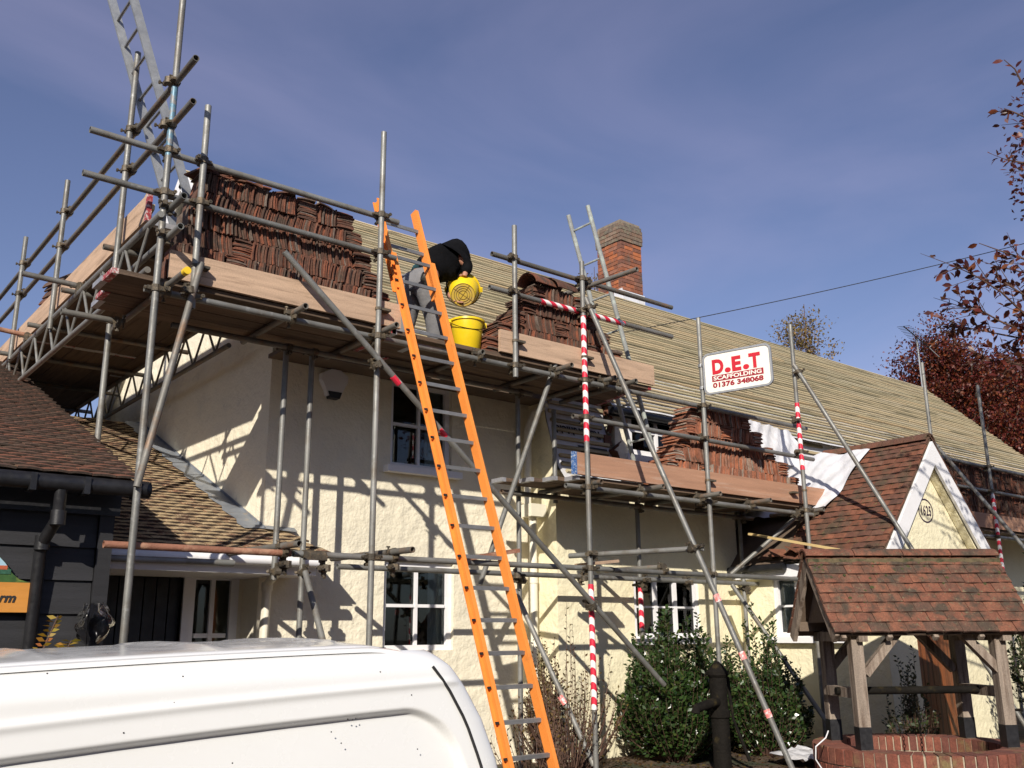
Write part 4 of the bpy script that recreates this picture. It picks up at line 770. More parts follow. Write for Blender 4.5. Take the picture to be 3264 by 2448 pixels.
# ================================================================ stacks of old tiles
SM = tile_mesh(.165, .265, .0125); SM.polygons.foreach_set('material_index', [0]*len(SM.polygons)); SM.materials.append(tile_st); SM3 = SM.copy(); SM3.materials.clear(); SM3.materials.append(tile_st3)
def stack(label, n, z0, b0, b1, y0=7.025, limit=300, flatend=(1, 1), name='tile_stack', SM=SM, rest=tile_st_i):
    """rows of tiles set on edge, locked by blocks of tiles laid flat; b0/b1 = (xl,xr) at the bottom/top"""
    t = thing(name, ((b0[0]+b0[1])/2, y0+.13, z0), label, 'tiles', 'stacks of old roof tiles'); R = []; H = .166
    def flat(x, w, z, h):
        k = 0; zz = z
        while zz < z+h-.006:
            R.append((V(x+w/2+random.uniform(-.012, .012)-.0, y0+random.uniform(-.018, .012), zz), nrm(V(1, random.uniform(-.08, .08), random.uniform(-.05, .05))), 'f')); zz += .0152; k += 1
    for r in range(n):
        f = r/(n-1) if n > 1 else 0; xa = b0[0]+(b1[0]-b0[0])*f+random.uniform(-.02, .02); xb = b0[1]+(b1[1]-b0[1])*f+random.uniform(-.02, .02); z = z0+r*H
        x = xa
        if flatend[0]: flat(x, .165, z, H); x += .17
        e = xb-(.17 if flatend[1] else 0)
        while x < e-.01:
            run = min(random.uniform(.3, .75), e-x); lean = random.uniform(-.24, .16); dy_ = random.uniform(-.02, .02); xe = x+run
            while x < xe-.006:
                R.append((V(x+.007, y0+dy_+random.uniform(-.022, .014), z+H/2+random.uniform(-.006, .004)), nrm(V(math.sin(lean+random.uniform(-.05, .05)), random.uniform(-.04, .04), 1)), 'u')); x += .0152+random.choice((0, 0, 0, .002, .006))
            if x < e-.35 and random.random() < .55: flat(x, .165, z, H); x += .168
        if flatend[1]: flat(xb-.168, .165, z, H)
    rec = []
    for P, d, k in R:
        if k == 'u': ex = d; ey = V(0, 1, 0); ez = nrm(np.cross(ex, ey)); ey = np.cross(ez, ex)
        else: ex = d; ey = nrm(V(0, 1, 0)-d*d[1]); ez = np.cross(ex, ey)
        rec.append((P, ex, ey, ez))
    rec.sort(key=lambda q: -q[0][2]) if False else None
    idx = list(range(len(rec)))
    if len(rec) > limit: random.shuffle(idx)
    for i in idx[:limit]: P, ex, ey, ez = rec[i]; put('roof_tile', SM, None, t, P, quat(ex, ey, ez))
    if len(rec) > limit:
        mv = np.array([v.co for v in SM.vertices]); fs = [tuple(p.vertices) for p in SM.polygons]; b = MB()
        for i in idx[limit:]: P, ex, ey, ez = rec[i]; b.add(P+mv[:, :1]*ex+mv[:, 1:2]*ey+mv[:, 2:]*ez, fs)
        b.build('roof_tiles_behind', rest, t, kind='stuff')
    return t
def ridge(par, p, L, r, ax, mat, up=(0, 0, 1), t=.014, a0=.02):
    ax = nrm(ax); u = nrm(V(up)-ax*np.dot(up, ax)); s = np.cross(ax, u); n = 12; pr = [(math.cos(math.pi*(a0+(1-2*a0)*i/n)), math.sin(math.pi*(a0+(1-2*a0)*i/n))) for i in range(n+1)]; m = n+1
    vs = [V(p)+ax*y+s*x*rr_+u*z*rr_ for y in (0, L) for rr_ in (r, r-t) for x, z in pr]
    fs = [(i, i+1, 2*m+i+1, 2*m+i) for i in range(n)]+[(m+i+1, m+i, 3*m+i, 3*m+i+1) for i in range(n)]+[(i+1, i, m+i, m+i+1) for i in range(n)]+[(2*m+i, 2*m+i+1, 3*m+i+1, 3*m+i) for i in range(n)]+[(0, 2*m, 3*m, m), (n, m+n, 3*m+n, 2*m+n)]
    return MB().add(vs, fs).build('ridge_tile', mat, par, smooth=35)
ZS1, ZS2 = ZB+.046, ZB2+.046
s1 = stack('long tall stack of brown roof tiles on the upper platform behind the plain toe board', 6, ZS1, (2.26, 4.36), (2.5, 3.86), flatend=(0, 1))
s2 = stack('sloping stack of roof tiles topped by ridge tiles, below the chimney', 5, ZS1, (5.36, 7.42), (5.98, 6.7))
for k, x in enumerate((5.9, 6.2)): ridge(s2, (x, 7.03, ZS1+5*.166-.02+.01*k), .36, .13, (1, .25, .1), tile_st)
s3 = stack('reddish stack of roof tiles on the lower platform in front of the dormer window', 6, ZS2, (7.78, 10.55), (8.35, 9.45), limit=300, SM=SM3, rest=tile_st3i)
s4 = stack('shaded stack of dark roof tiles on the platform beyond the porch gable', 6, ZS2, (13.5, 19.5), (13.6, 19.3), limit=120)
s5 = thing('ridge_tile_stack', tuple(at(215, 890, X=2.35)), 'small heap of nested half-round ridge tiles on the gable end platform', 'tiles')
pc = at(218, 845, X=2.38); n5 = 11
for k in range(n5): ridge(s5, (2.46+.012*math.sin(k*2.3), pc[1]-.2, 4.27+k*.042), .42, .185+.008*math.sin(k*3), (-.25+.05*math.sin(k), 1, 0), tile_st, t=.018, a0=.1)
def loose(st, pts):
    for (x, z, a) in pts:
        R_ = np.array(Matrix.Rotation(a, 3, 'Z') @ Matrix.Rotation(random.uniform(-.12, .12), 3, 'X') @ Matrix.Rotation(random.uniform(-.15, .15), 3, 'Y')); put('roof_tile', SM, None, st, V(x, 7.02+random.uniform(0, .04), z), quat(R_[:, 0], R_[:, 1], R_[:, 2]))
tz = ZS1+6*.166
loose(s1, [(2.56+.12*i_, tz+.012+.016*k_, .3*math.sin(i_*3+k_)) for i_ in range(4) for k_ in range(5-i_)]+[(3.0+.2*i_, tz+.02, .5*math.sin(i_*5)) for i_ in range(4)])
# loose timber on the end platform
for k, (q, m_) in enumerate((((455, 655), timber_new), ((462, 690), timber_new), ((452, 720), timber_new))):
    p = at(*q, X=2.45); o = MB().beam(p+V(-.02, -.25, .0), p+V(.06, .45, -.02), .05, .05).build('timber_offcut', timber_new, None); tag(o, ('pale timber offcut on top of the pile on the gable end platform', 'pale timber offcut in the middle of the pile on the gable end platform', 'pale timber offcut at the bottom of the pile on the gable end platform')[k], 'timber', 'offcuts on the end platform')
# loose batten across the porch eaves, plank pieces on the low ledgers
o = MB().beam(at(2388, 1702, Y=7.4), at(2705, 1758, Y=6.0), .045, .028).build('loose_batten', timber_new, None); tag(o, 'pale loose batten lying across the porch eaves', 'batten')
o = MB().beam(at(1490, 1780, Y=6.98), at(1636, 1757, Y=6.98), .2, .036).build('plank', rust, None); tag(o, 'reddish short plank lying on the low ledger behind the orange ladder', 'plank')
o = MB().beam(at(1850, 1800, Y=7.25), at(1955, 1790, Y=7.2), .2, .03).build('plank', boardX, None); tag(o, 'pale short plank lying on the low ledger beside the taped standard', 'plank')
# ================================================================ sheets of underlay left loose
def cloth(name, quad, n, amp, label, cat, mat, seed, fr=(9, 4)):
    r = np.random.default_rng(seed); A, B_, C_, D_ = [V(q) for q in quad]; b = MB(); nn = nrm(np.cross(B_-A, D_-A)); ph = r.uniform(0, 6, 4)
    for i in range(n+1):
        for j in range(n+1):
            u, v = i/n, j/n; p = (A*(1-u)+B_*u)*(1-v)+(D_*(1-u)+C_*u)*v
            w_ = abs(math.sin(u*fr[0]*1.3+ph[0]+4*v))*.9+abs(math.sin(u*fr[0]*2.9-v*6+ph[1]))*.5+math.sin(v*fr[1]*3+u*5+ph[2])*.35-.6
            b.v.append(tuple(p+nn*amp*w_+(D_-A)*.02*math.sin(u*17+ph[3])*(1 if j in (0, n) else 0)))
    b.f = [(i*(n+1)+j, (i+1)*(n+1)+j, (i+1)*(n+1)+j+1, i*(n+1)+j+1) for i in range(n) for j in range(n)]; b.m = [0]*len(b.f)
    o = b.build(name, mat, None, smooth='full'); return tag(o, label, cat)
psl = lambda v, y, d=.075: V(EX, y, EZ)+SL*v+V(-SL[2], 0, SL[0])*d
def on_slope(x, y, d=.08):
    n_ = V(-SL[2], 0, SL[0]); r_ = ray(x, y); k_ = (np.dot(V(EX, 0, EZ)+n_*d-CAM, n_))/np.dot(r_, n_); return CAM+r_*k_
cloth('underlay_sheet', (on_slope(2772, 1432), psl(1.98, 8.1, .1), psl(.75, 8.1, .12), on_slope(2634, 1622)), 34, .035, 'white underlay sheet laid over the top of the porch roof', 'sheet', underlay, 3, (7, 3))
cloth('underlay_sheet', (at(2372, 1335, Y=7.7), at(2525, 1375, Y=7.7), at(2572, 1490, Y=7.62), at(2380, 1450, Y=7.62)), 30, .03, 'crumpled white underlay sheet hanging behind the reddish tile stack', 'sheet', underlay, 5, (12, 3))
gz_ = lambda x, y: float(zg(x, y))
pa = at(2560, 2420, Z=-.25); cloth('ground_sheet', (pa+V(-.3, -.2, .03), pa+V(.35, -.25, .02), pa+V(.4, .3, .06), pa+V(-.2, .3, .04)), 14, .03, 'crumpled white plastic sheet lying on the soil beside the well', 'sheet', underlay, 9)
# ================================================================ buckets
def bucket(base, ax, label, held=False):
    ax = nrm(ax); t = thing('bucket', tuple(base), label, 'bucket'); rb, rt_, h, w_ = .128, .162, .285, .005
    b = MB(); b.lathe(base, [(1e-4, 0), (rb-.012, 0), (rb, .012), (rt_, h), (rt_+.014, h+.002), (rt_+.014, h+.022), (rt_-w_, h+.022), (rb-w_, .02), (1e-4, .02)], 36, ax)
    b.build('body', yellow, t, smooth=40)
    a = nrm(np.cross(ax, (0, 0, 1) if abs(ax[2]) < .9 else (.3, 1, 0))); c = np.cross(ax, a)
    for s in (-1, 1): MB().box(V(base)+ax*(h-.005)+a*s*(rt_+.02), .03, .045, .05, (a, c, ax)).build('lug', yellow, t)
    pts = [V(base)+ax*(h-.0)+a*math.cos(u)*(rt_+.025)+(c*math.sin(u)*(rt_+.03))*(.8)-ax*.1*math.sin(u) for u in np.linspace(0, math.pi, 15)]; MB().path(pts, .004, 6).build('handle', iron, t, smooth=True)
    if held:
        b = MB()
        for r_ in (.045, .068, .09, .118): b.lathe(V(base)-ax*.001, [(r_-.002, 0), (r_-.002, -.003), (r_+.002, -.003), (r_+.002, 0)], 36, ax)
        for k in range(4):
            d = a*math.cos(k*math.pi/2+.6)+c*math.sin(k*math.pi/2+.6); b.beam(V(base)-ax*.002, V(base)-ax*.002+d*.118, .004, .003, upv=ax)
        b.build('base_ribs', M('dark_rib', (.16, .1, .03), .8), t); b = MB(); b.lathe(V(base)-ax*.0006, [(1e-4, 0), (rb-.013, 0)], 36, ax); b.build('dusty_base', yellow_d, t)
    return t
bx = at(1492, 1090, Y=7.14); bucket(V(bx[0], 7.16, ZB+.046), (0, 0, 1), 'yellow bucket standing upright on the platform edge')
hc = at(1476, 940, Y=7.33); bax = nrm(-(nrm(CAM-hc)+V(.05, .1, -.16))); bucket(hc, bax, 'yellow bucket tipped over in the workman\'s hands, its ribbed base showing', True)
# ================================================================ workman
def skin(name, J, E_, mat, parent, root, sub=2):
    me = bpy.data.meshes.new(name); keys = list(J); ix = {k: i for i, k in enumerate(keys)}; c = V(J[root][0])
    me.from_pydata([tuple(V(J[k][0])-c) for k in keys], [(ix[a], ix[b_]) for a, b_ in E_], []); o = bpy.data.objects.new('tmp', me); col.objects.link(o)
    md = o.modifiers.new('s', 'SKIN'); md.use_smooth_shade = True; sv = me.skin_vertices[0].data
    for k in keys: r_ = J[k][1]; sv[ix[k]].radius = (r_, r_) if np.isscalar(r_) else r_; sv[ix[k]].use_root = (k == root)
    o.modifiers.new('u', 'SUBSURF').levels = sub; dg = bpy.context.evaluated_depsgraph_get(); dg.update(); m2 = bpy.data.meshes.new_from_object(o.evaluated_get(dg)); bpy.data.objects.remove(o)
    m2.materials.clear(); m2.name = name; m2.polygons.foreach_set('use_smooth', [True]*len(m2.polygons)); return put(name, m2, mat, parent, c)
pe = thing('person', (5.0, 7.55, ZB+.046), 'workman in black jumper and grey trousers bending to tip out a yellow bucket', 'person')
skin_m = M('skin', (.42, .2, .13), .55, 0, .12, 20); blackc = M('black_jumper', (.006, .006, .007), .95, 0, .3, 12, .5, 40, spec=.08); greyc = M('grey_trousers', (.17, .168, .175), .92, 0, .2, 8, .5, 30, c2=(.22, .215, .215), s2=6, t2=(.5, .7)); hair_m = M('dark_hair', (.018, .012, .009), .6, 0, .4, 60); tealc = M('teal_shirt', (.03, .10, .12), .85, 0, .2); leather = M('tool_pouch', (.075, .075, .065), .7, 0, .35, 20, .4, 40, c2=(.14, .09, .06), s2=18); boot_m = M('work_boot', (.05, .035, .025), .7, 0, .3)
a_ = lambda x, y, Y: at(x, y, Y=Y)
zf = ZB+.046
pel = a_(1338, 898, 7.52); hl = a_(1312, 906, 7.62); hr = a_(1362, 908, 7.42)
kl = a_(1298, 1008, 7.68); kr = a_(1388, 1010, 7.46); al = V(kl[0]-.06, 7.72, zf+.1); ar = V(kr[0]+.06, 7.5, zf+.1)
wa = a_(1372, 858, 7.54); ch_ = a_(1424, 826, 7.58); sh = a_(1450, 818, 7.6); nk = a_(1458, 838, 7.62); hd_ = a_(1450, 868, 7.63); cr = a_(1452, 845, 7.62); chin = a_(1442, 884, 7.63)
sr = a_(1466, 822, 7.44); sl = a_(1446, 835, 7.78); er = a_(1492, 850, 7.40); el = a_(1440, 905, 7.72); wr = a_(1481, 876, 7.36); wl = a_(1434, 945, 7.5)
bd = {'pel': (pel, .13), 'wa': (wa, .12), 'ch': (ch_, .135), 'sh': (sh, .1), 'nk': (nk, .055), 'hd': (hd_, (.08, .092)), 'chin': (chin, .055), 'hl': (hl, .085), 'hr': (hr, .085), 'kl': (kl, .06), 'kr': (kr, .06), 'al': (al, .045), 'ar': (ar, .045), 'fl': (al+V(.14, 0, -.07), .04), 'fr': (ar+V(.14, -.01, -.07), .04), 'sr': (sr, .06), 'sl': (sl, .06), 'er': (er, .042), 'el': (el, .042), 'wr': (wr, .028), 'wl': (wl, .028)}
ed = [('pel', 'wa'), ('wa', 'ch'), ('ch', 'sh'), ('sh', 'nk'), ('nk', 'hd'), ('hd', 'chin'), ('pel', 'hl'), ('pel', 'hr'), ('hl', 'kl'), ('hr', 'kr'), ('kl', 'al'), ('kr', 'ar'), ('al', 'fl'), ('ar', 'fr'), ('sh', 'sr'), ('sh', 'sl'), ('sr', 'er'), ('sl', 'el'), ('er', 'wr'), ('el', 'wl')]
nose = a_(1437, 868, 7.6); bd['nose'] = (nose, .016); ed.append(('hd', 'nose'))
def hand(tagp, w_, tgt, spread, curl):
    d = nrm(V(tgt)-V(w_)); s = nrm(spread); pm_ = V(w_)+d*.055; bd[tagp+'p'] = (pm_, (.036, .022)); ed.append((w_k[tagp], tagp+'p'))
    for i, (o_, L) in enumerate(((-.033, .068), (-.011, .078), (.011, .074), (.033, .058))):
        a1 = pm_+d*.035+s*o_; a2 = a1+d*L*.5+nrm(curl)*.012; a3 = a2+d*L*.3+nrm(curl)*.03
        for n_, q, r_ in ((1, a1, .0105), (2, a2, .0095), (3, a3, .008)): bd[f'{tagp}{i}{n_}'] = (q, r_)
        ed.extend([(tagp+'p', f'{tagp}{i}1'), (f'{tagp}{i}1', f'{tagp}{i}2'), (f'{tagp}{i}2', f'{tagp}{i}3')])
    t1 = pm_-d*.01-s*.045; t2 = t1+d*.04-s*.012; bd[tagp+'t1'] = (t1, .012); bd[tagp+'t2'] = (t2, .0095); ed.extend([(tagp+'p', tagp+'t1'), (tagp+'t1', tagp+'t2')])
w_k = {'R': 'wr', 'L': 'wl'}
rimc = hc+bax*.285; hand('R', wr, hc+bax*.2+V(0, 0, .155), np.cross(bax, (0, 0, 1)), (0, 0, -1)); hand('L', wl, hc+bax*.05-nrm(np.cross(bax, (0, 0, 1)))*0+V(-.02, .02, -.1), bax, (.6, -.5, .2))
skin('body', bd, ed, skin_m, pe, 'pel')
jm = {'lo': (pel*.4+wa*.6, .18), 'wa': (wa, (.175, .18)), 'ch': (ch_, (.18, .2)), 'sh': (sh, (.13, .14)), 'nk': (sh*.5+nk*.5, .075), 'sr': (sr, .09), 'sl': (sl, .09), 'er': (er, .072), 'el': (el, .07), 'wr': (er*.12+wr*.88, .046), 'wl': (el*.12+wl*.88, .046)}
skin('jumper', jm, [('lo', 'wa'), ('wa', 'ch'), ('ch', 'sh'), ('sh', 'nk'), ('sh', 'sr'), ('sh', 'sl'), ('sr', 'er'), ('sl', 'el'), ('er', 'wr'), ('el', 'wl')], blackc, pe, 'ch')
skin('shirt_tail', {'a': (pel*.58+wa*.42, .182), 'b': (pel*.42+wa*.58, .186)}, [('a', 'b')], tealc, pe, 'a')
tj = {'wt': (pel*.7+wa*.3, .175), 'pel': (pel, (.18, .19)), 'hl': (hl, .145), 'hr': (hr, .15), 'tl': (hl*.5+kl*.5, .128), 'tr': (hr*.5+kr*.5, .135), 'kl': (kl, .108), 'kr': (kr, .115), 'cl': (kl*.5+al*.5, .1), 'cr': (kr*.5+ar*.5, .108), 'al': (al+V(0, 0, -.03), .085), 'ar': (ar+V(0, 0, -.03), .088)}
skin('trousers', tj, [('wt', 'pel'), ('pel', 'hl'), ('pel', 'hr'), ('hl', 'tl'), ('tl', 'kl'), ('kl', 'cl'), ('cl', 'al'), ('hr', 'tr'), ('tr', 'kr'), ('kr', 'cr'), ('cr', 'ar')], greyc, pe, 'pel')
for q in (al, ar): skin('boot', {'a': (q+V(-.03, 0, -.035), (.052, .06)), 'b': (q+V(.08, 0, -.055), (.046, .042)), 'c': (q+V(.17, 0, -.062), (.045, .035))}, [('a', 'b'), ('b', 'c')], boot_m, pe, 'a')
skin('hair', {'a': (cr+V(.0, .015, .0), (.085, .09)), 'b': (hd_*.6+cr*.4+V(.03, .0, .012), (.088, .095)), 'c': (hd_+V(.045, 0, -.01), .07)}, [('a', 'b'), ('b', 'c')], hair_m, pe, 'b')
ea = a_(1441, 858, 7.52); skin('ear', {'a': (ea, .014), 'b': (ea+V(0, 0, .03), .012)}, [('a', 'b')], skin_m, pe, 'a')
pq = a_(1364, 884, 7.31); skin('tool_pouch', {'a': (pq, (.075, .05)), 'b': (pq+V(.03, 0, -.07), (.085, .06)), 'c': (pq+V(-.06, .02, .01), (.05, .04))}, [('a', 'b'), ('a', 'c')], leather, pe, 'a')
# ================================================================ wishing well
we_c = V(7.717, 4.317)*1.155; w1 = V(.8261, -.5635, 0); w2 = V(.5635, .8261, 0); WS = 1.155; zt_ = .123; W_ = lambda u, v, z: V(we_c[0], we_c[1], 0)+(w1*u+w2*v)*WS+V(0, 0, 1+(z-1)*WS); Kz = V(0, 0, 1); WA = (w1, w2, Kz)
we = thing('wishing_well', tuple(W_(0, 0, -.35)), 'brick garden well with weathered oak posts and a small clay tiled roof', 'well')
rw_o, rw_i = .83, .60; nb = 58
b = MB(); n = 48
for (r_, z0, z1, s) in ((rw_o-.012, -.45, zt_-.01, 1), (rw_i+.012, -.45, zt_-.01, -1)):
    b.add([W_(r_*math.cos(2*math.pi*i/n), r_*math.sin(2*math.pi*i/n), z) for z in (z0, z1) for i in range(n)], [((i, (i+1) % n, n+(i+1) % n, n+i) if s > 0 else (i, n+i, n+(i+1) % n, (i+1) % n)) for i in range(n)])
b.add([W_(r_*math.cos(2*math.pi*i/n), r_*math.sin(2*math.pi*i/n), zt_-.01) for r_ in (rw_o-.012, rw_i+.012) for i in range(n)], [(i, (i+1) % n, n+(i+1) % n, n+i) for i in range(n)])
b.add([W_(.62*math.cos(2*math.pi*i/n), .62*math.sin(2*math.pi*i/n), -.25) for i in range(n)], [tuple(range(n))]); ww = b.build('well_wall', mortar, we)
bo = MB().prism([(-.0425, 0, 0), (.0425, 0, 0), (.031, .265, 0), (-.031, .265, 0)], (0, 0, 1), .135).mesh('brick', centre=False)[0]; bo.materials.append(brick_w)
for c in range(4):
    z = zt_-.118-c*.128; H = .118
    for i in range(nb):
        t = 2*math.pi*(i+.5*(c % 2))/nb; rad = V(w1*math.cos(t)+w2*math.sin(t)); put('brick', bo, None, ww, W_((rw_o+random.uniform(-.004, .004))*math.cos(t), (rw_o)*math.sin(t), z), quat(np.cross(-rad, Kz)*1.0, -rad, Kz))
rw_, zrr, zee, ra = .455, 1.63, 1.0, .838
pp_ = {'FL': (-.62, -.36), 'BL': (-.555, .36), 'BR': (.613, .351), 'FR': (.561, -.351)}
for k, (u, v) in pp_.items():
    dz = .0
    o = MB().box(W_(u, v, (zt_+1.02)/2), .108, .108, (1.02-zt_)*WS, WA).build('post', oak, we); MB().box(W_(u, v, zt_+.085), .114, .114, .19, WA).build('metal_shoe', black, o)
for v in (-.355, .355): MB().beam(W_(-.8, v, 1.05), W_(.8, v, 1.05), .09, .09).build('wall_plate', oak_d, we)
for s in (-1, 1):
    u = -.59 if s < 0 else .59
    MB().beam(W_(u, -.46, .965), W_(u, .46, .965), .085, .09).build('tie_beam', oak, we); MB().beam(W_(u, -.33, .53), W_(u, .33, .53), .09, .09).build('cross_rail', oak, we)
    for v in (-.355, .355): MB().beam(W_(u-s*.03, v, .68), W_(u-s*.33, v, 1.0), .075, .075).build('brace', oak, we)
b = MB(); b.tube(W_(-.66, 0, .535), W_(.70, 0, .535), .036, 14); wl_ = b.build('windlass', iron, we, smooth=30)
b = MB(); b.path([W_(.70, 0, .535), W_(.76, 0, .535), W_(.77, -.02, .37), W_(.9, -.02, .37)], .014, 8); b.build('crank_handle', iron, wl_, smooth=True)
for k in range(17):
    z = .50-k*.03; b = MB(); ax_ = w1 if k % 2 else w2; b.path([W_(.02, 0, z)+ax_*.012*math.cos(t)+Kz*.021*math.sin(t) for t in np.linspace(0, 2*math.pi, 9)], .0042, 5); b.build('chain_link', iron, we)
prp = math.atan2(zrr-zee, rw_); wsl = math.hypot(zrr-zee, rw_)
b = MB()
for v in (-1, 1):
    A_ = [W_(-ra+.02, 0, zrr-.03), W_(ra-.02, 0, zrr-.03), W_(ra-.02, v*rw_, zee-.03), W_(-ra+.02, v*rw_, zee-.03)]; b.prism(A_, np.cross(A_[1]-A_[0], A_[2]-A_[0])*(1 if v < 0 else -1)*-1, .02)
wr_ = b.build('roof', oak_d, we)
for v in (-1, 1):
    s = nrm(-w2*v*rw_+Kz*(zrr-zee)); O_ = W_(-ra if v < 0 else ra, v*(rw_+.02), zee-.025); tile_roof(wr_, O_, w1 if v < 0 else -w1, s, 2*ra*WS, 8, tile_well, gauge=wsl*WS/8.1, tw=.172, limit=300, jit=1.1, edge=tile_edge2)
for k in range(4):
    ridge(wr_, W_(-ra-.01+k*(2*ra+.02)/4, 0, zrr-.045), ((2*ra+.02)/4-.008)*WS, .115, w1, tile_well, t=.02, a0=.12)
MB().beam(W_(-ra, -.085, zrr-.055), W_(ra, -.085, zrr-.055), .03, .05).build('mortar_bed', M('mossy_mortar', (.11, .085, .045), .95, 0, .35, 14, .8, 50, c2=(.045, .045, .02), s2=9, t2=(.5, .6)), wr_)
for k in range(34):
    u = random.uniform(-ra, ra)*.97; t = abs(random.gauss(0, .26)); t = min(t, .9); p = W_(u, 0, zrr)+nrm(-w2*rw_-Kz*(zrr-zee))*(wsl*WS*(.14+.8*t)); nrm_ = nrm(-w2*(zrr-zee)+Kz*rw_)
    MB().lathe(p+nrm_*.042, [(random.uniform(.008, .022), 0), (random.uniform(.006, .014), .01), (1e-4, .014)], 8, nrm_).build('moss_cushion', moss, wr_, smooth=True)
for s in (-1, 1):
    b = MB(); u = s*(ra-.03)
    for v in (-1, 1): b.beam(W_(u, v*(rw_+.0), zee-.05), W_(u, 0, zrr-.055), .04, .1, upv=Kz)
    b.build('gable_rafter', oak, we); MB().prism([W_(u-s*.1, -.3, zee+.08), W_(u-s*.1, .3, zee+.08), W_(u-s*.1, 0, zrr-.12)], w1*s, .02).build('gable_board', oak_d, we)
for k in range(5):
    u = -.75+k*.375; MB().beam(W_(u, -rw_-.01, zee-.055), W_(u, -.2, zee+.28), .045, .05).build('rafter_foot', oak, we)
# electric flex by the well
b = MB(); b.path([at(2640, 2330, D=8.6), at(2632, 2352, D=8.5), at(2600, 2380, D=8.4), at(2600, 2420, D=8.4), at(2618, 2448, D=8.4), at(2640, 2475, D=8.4)], .006, 6); tag(b.build('cable', white, None, smooth=True), 'thin white flex hanging over the brick rim of the well', 'cable')
# ================================================================ old hand pump
hp = at(2296, 2300, Y=6.3); px_, py_ = hp[0], 6.3; zz_ = lambda y: at(2295, y, Y=6.3)[2]
pu = thing('hand_pump', (px_, py_, -.32), 'old black cast iron hand pump with spout among the evergreen shrubs', 'pump')
MB().lathe((px_, py_, 0), [(.085, -.34), (.085, zz_(2290)), (.1, zz_(2285)), (.1, zz_(2265)), (.082, zz_(2260)), (.085, zz_(2160)), (.108, zz_(2150)), (.108, zz_(2140)), (.09, zz_(2135)), (.06, zz_(2122)), (.02, zz_(2108)), (1e-4, zz_(2106))], 20).build('barrel', iron, pu, smooth=35)
sp = at(2219, 2258, Y=6.2); b = MB(); b.path([(px_, py_, sp[2]+.03), (px_-.12, py_-.04, sp[2]+.035), sp, sp+V(-.01, 0, -.045)], [.05, .045, .04, .04], 10); b.build('spout', iron, pu, smooth=True)
b = MB(); h0 = at(2326, 2150, Y=6.25); b.path([(px_+.02, py_, h0[2]), (px_+.12, py_-.02, h0[2]-.03), at(2337, 2290, Y=6.22), at(2390, 2425, Y=6.15)], [.02, .022, .013, .018], 8); b.build('handle', iron, pu, smooth=True)
# ================================================================ white van
vn = thing('van', (.6, 3.9, -.97), 'white panel van with recessed side panel parked in front of the cottage', 'van')
nu, nv_ = 260, 70
L0, LR = -2.1, 0.0
tilt_v = math.radians(2.1)
# side profile: w = height above its ground, inset from the side plane
def inset(w): 
    a = sst(1.0, 1.9, w)*.045; r_ = max(0, w-1.765); return a+(.10-math.sqrt(max(0, .01-min(r_, .0995)**2)))*1.0
HT = 1.86
def rear(w): return float(np.interp(w, [0, .8, 1.3, 1.45, 1.6, 1.72, 1.80, 1.86, 1.9], [2.5, 2.48, 2.41, 2.375, 2.315, 2.24, 2.175, 2.10, 2.05]))
def vz(x, w): return -.90+w+math.sin(tilt_v)*(x-2.0)-.012*((x-1.0)**2)
b = MB(); wsz = np.concatenate([np.linspace(.25, 1.2, 12), np.linspace(1.22, 1.86, 120)]); us_ = np.linspace(0, 1, nu); grid = []
rp_top = lambda x: 1.655-.02*(1.9-x)
for w_ in wsz:
    xr_ = rear(w_)
    for u in us_:
        x = -2.2+(xr_+2.2)*(1-(1-u)**1.6)
        dr_ = xr_-x; rc = .11; corner = rc-math.sqrt(max(0, rc*rc-(rc-min(dr_, rc))**2))
        # recessed panel with rounded corner
        hx_ = rear(w_)-.17-x; hy_ = rp_top(x)-w_; rr_ = .16; q = min(hx_, hy_)
        if hx_ < rr_ and hy_ < rr_: q = rr_-math.hypot(rr_-hx_, rr_-hy_)
        dep = .034*float(sst(-.008, .022, q)); sw_ = .007*math.exp(-((hy_+.085)/.014)**2)*float(sst(.0, .1, hx_+.2))
        grid.append((x, 3.0+inset(w_)+corner*.3+dep-sw_, vz(x, w_)))
b.v = grid; nn_ = len(us_); b.f = [(j*nn_+i, j*nn_+i+1, (j+1)*nn_+i+1, (j+1)*nn_+i) for j in range(len(wsz)-1) for i in range(nn_-1)]; b.m = [0]*len(b.f)
b.build('body_side', van_m, vn, smooth='full')
# roof: drip channel, crown and pressed ribs, far side and back
b = MB(); cols = [(.095, 1.858), (.10, 1.872), (.115, 1.876), (.125, 1.864), (.14, 1.864), (.15, 1.878), (.2, 1.884), (.35, 1.893), (.6, 1.90), (.9, 1.903), (1.2, 1.90), (1.45, 1.893), (1.6, 1.884), (1.66, 1.876), (1.7, 1.84), (1.73, 1.75), (1.75, 1.5), (1.75, .3)]
xs_ = np.linspace(-2.2, 2.06, 120)
for x in xs_:
    for y, w_ in cols:
        dr_ = 2.1-x; fall = .05*(1-min(dr_, .3)/.3)**2; rib = 0
        for rx in (.25, .78, 1.32, 1.8):
            if .3 < y < 1.5: rib = max(rib, .010*math.exp(-((x-rx-.05*(y-.3))/.03)**4))
        b.v.append((x, 3.0+y, vz(x, w_-fall+rib)))
m = len(cols); b.f = [(i*m+k, (i+1)*m+k, (i+1)*m+k+1, i*m+k+1) for i in range(len(xs_)-1) for k in range(m-1)]; b.m = [0]*len(b.f); b.build('roof', van_m, vn, smooth=50)
b = MB(); prf = [(rear(w_)-.01, w_) for w_ in wsz[::3]]
for x, w_ in prf: b.v += [(x, 3.03+inset(w_), vz(x, w_)), (x+.02, 3.5, vz(x, w_)), (x+.02, 4.3, vz(x, w_)), (x, 4.68, vz(x, w_))]
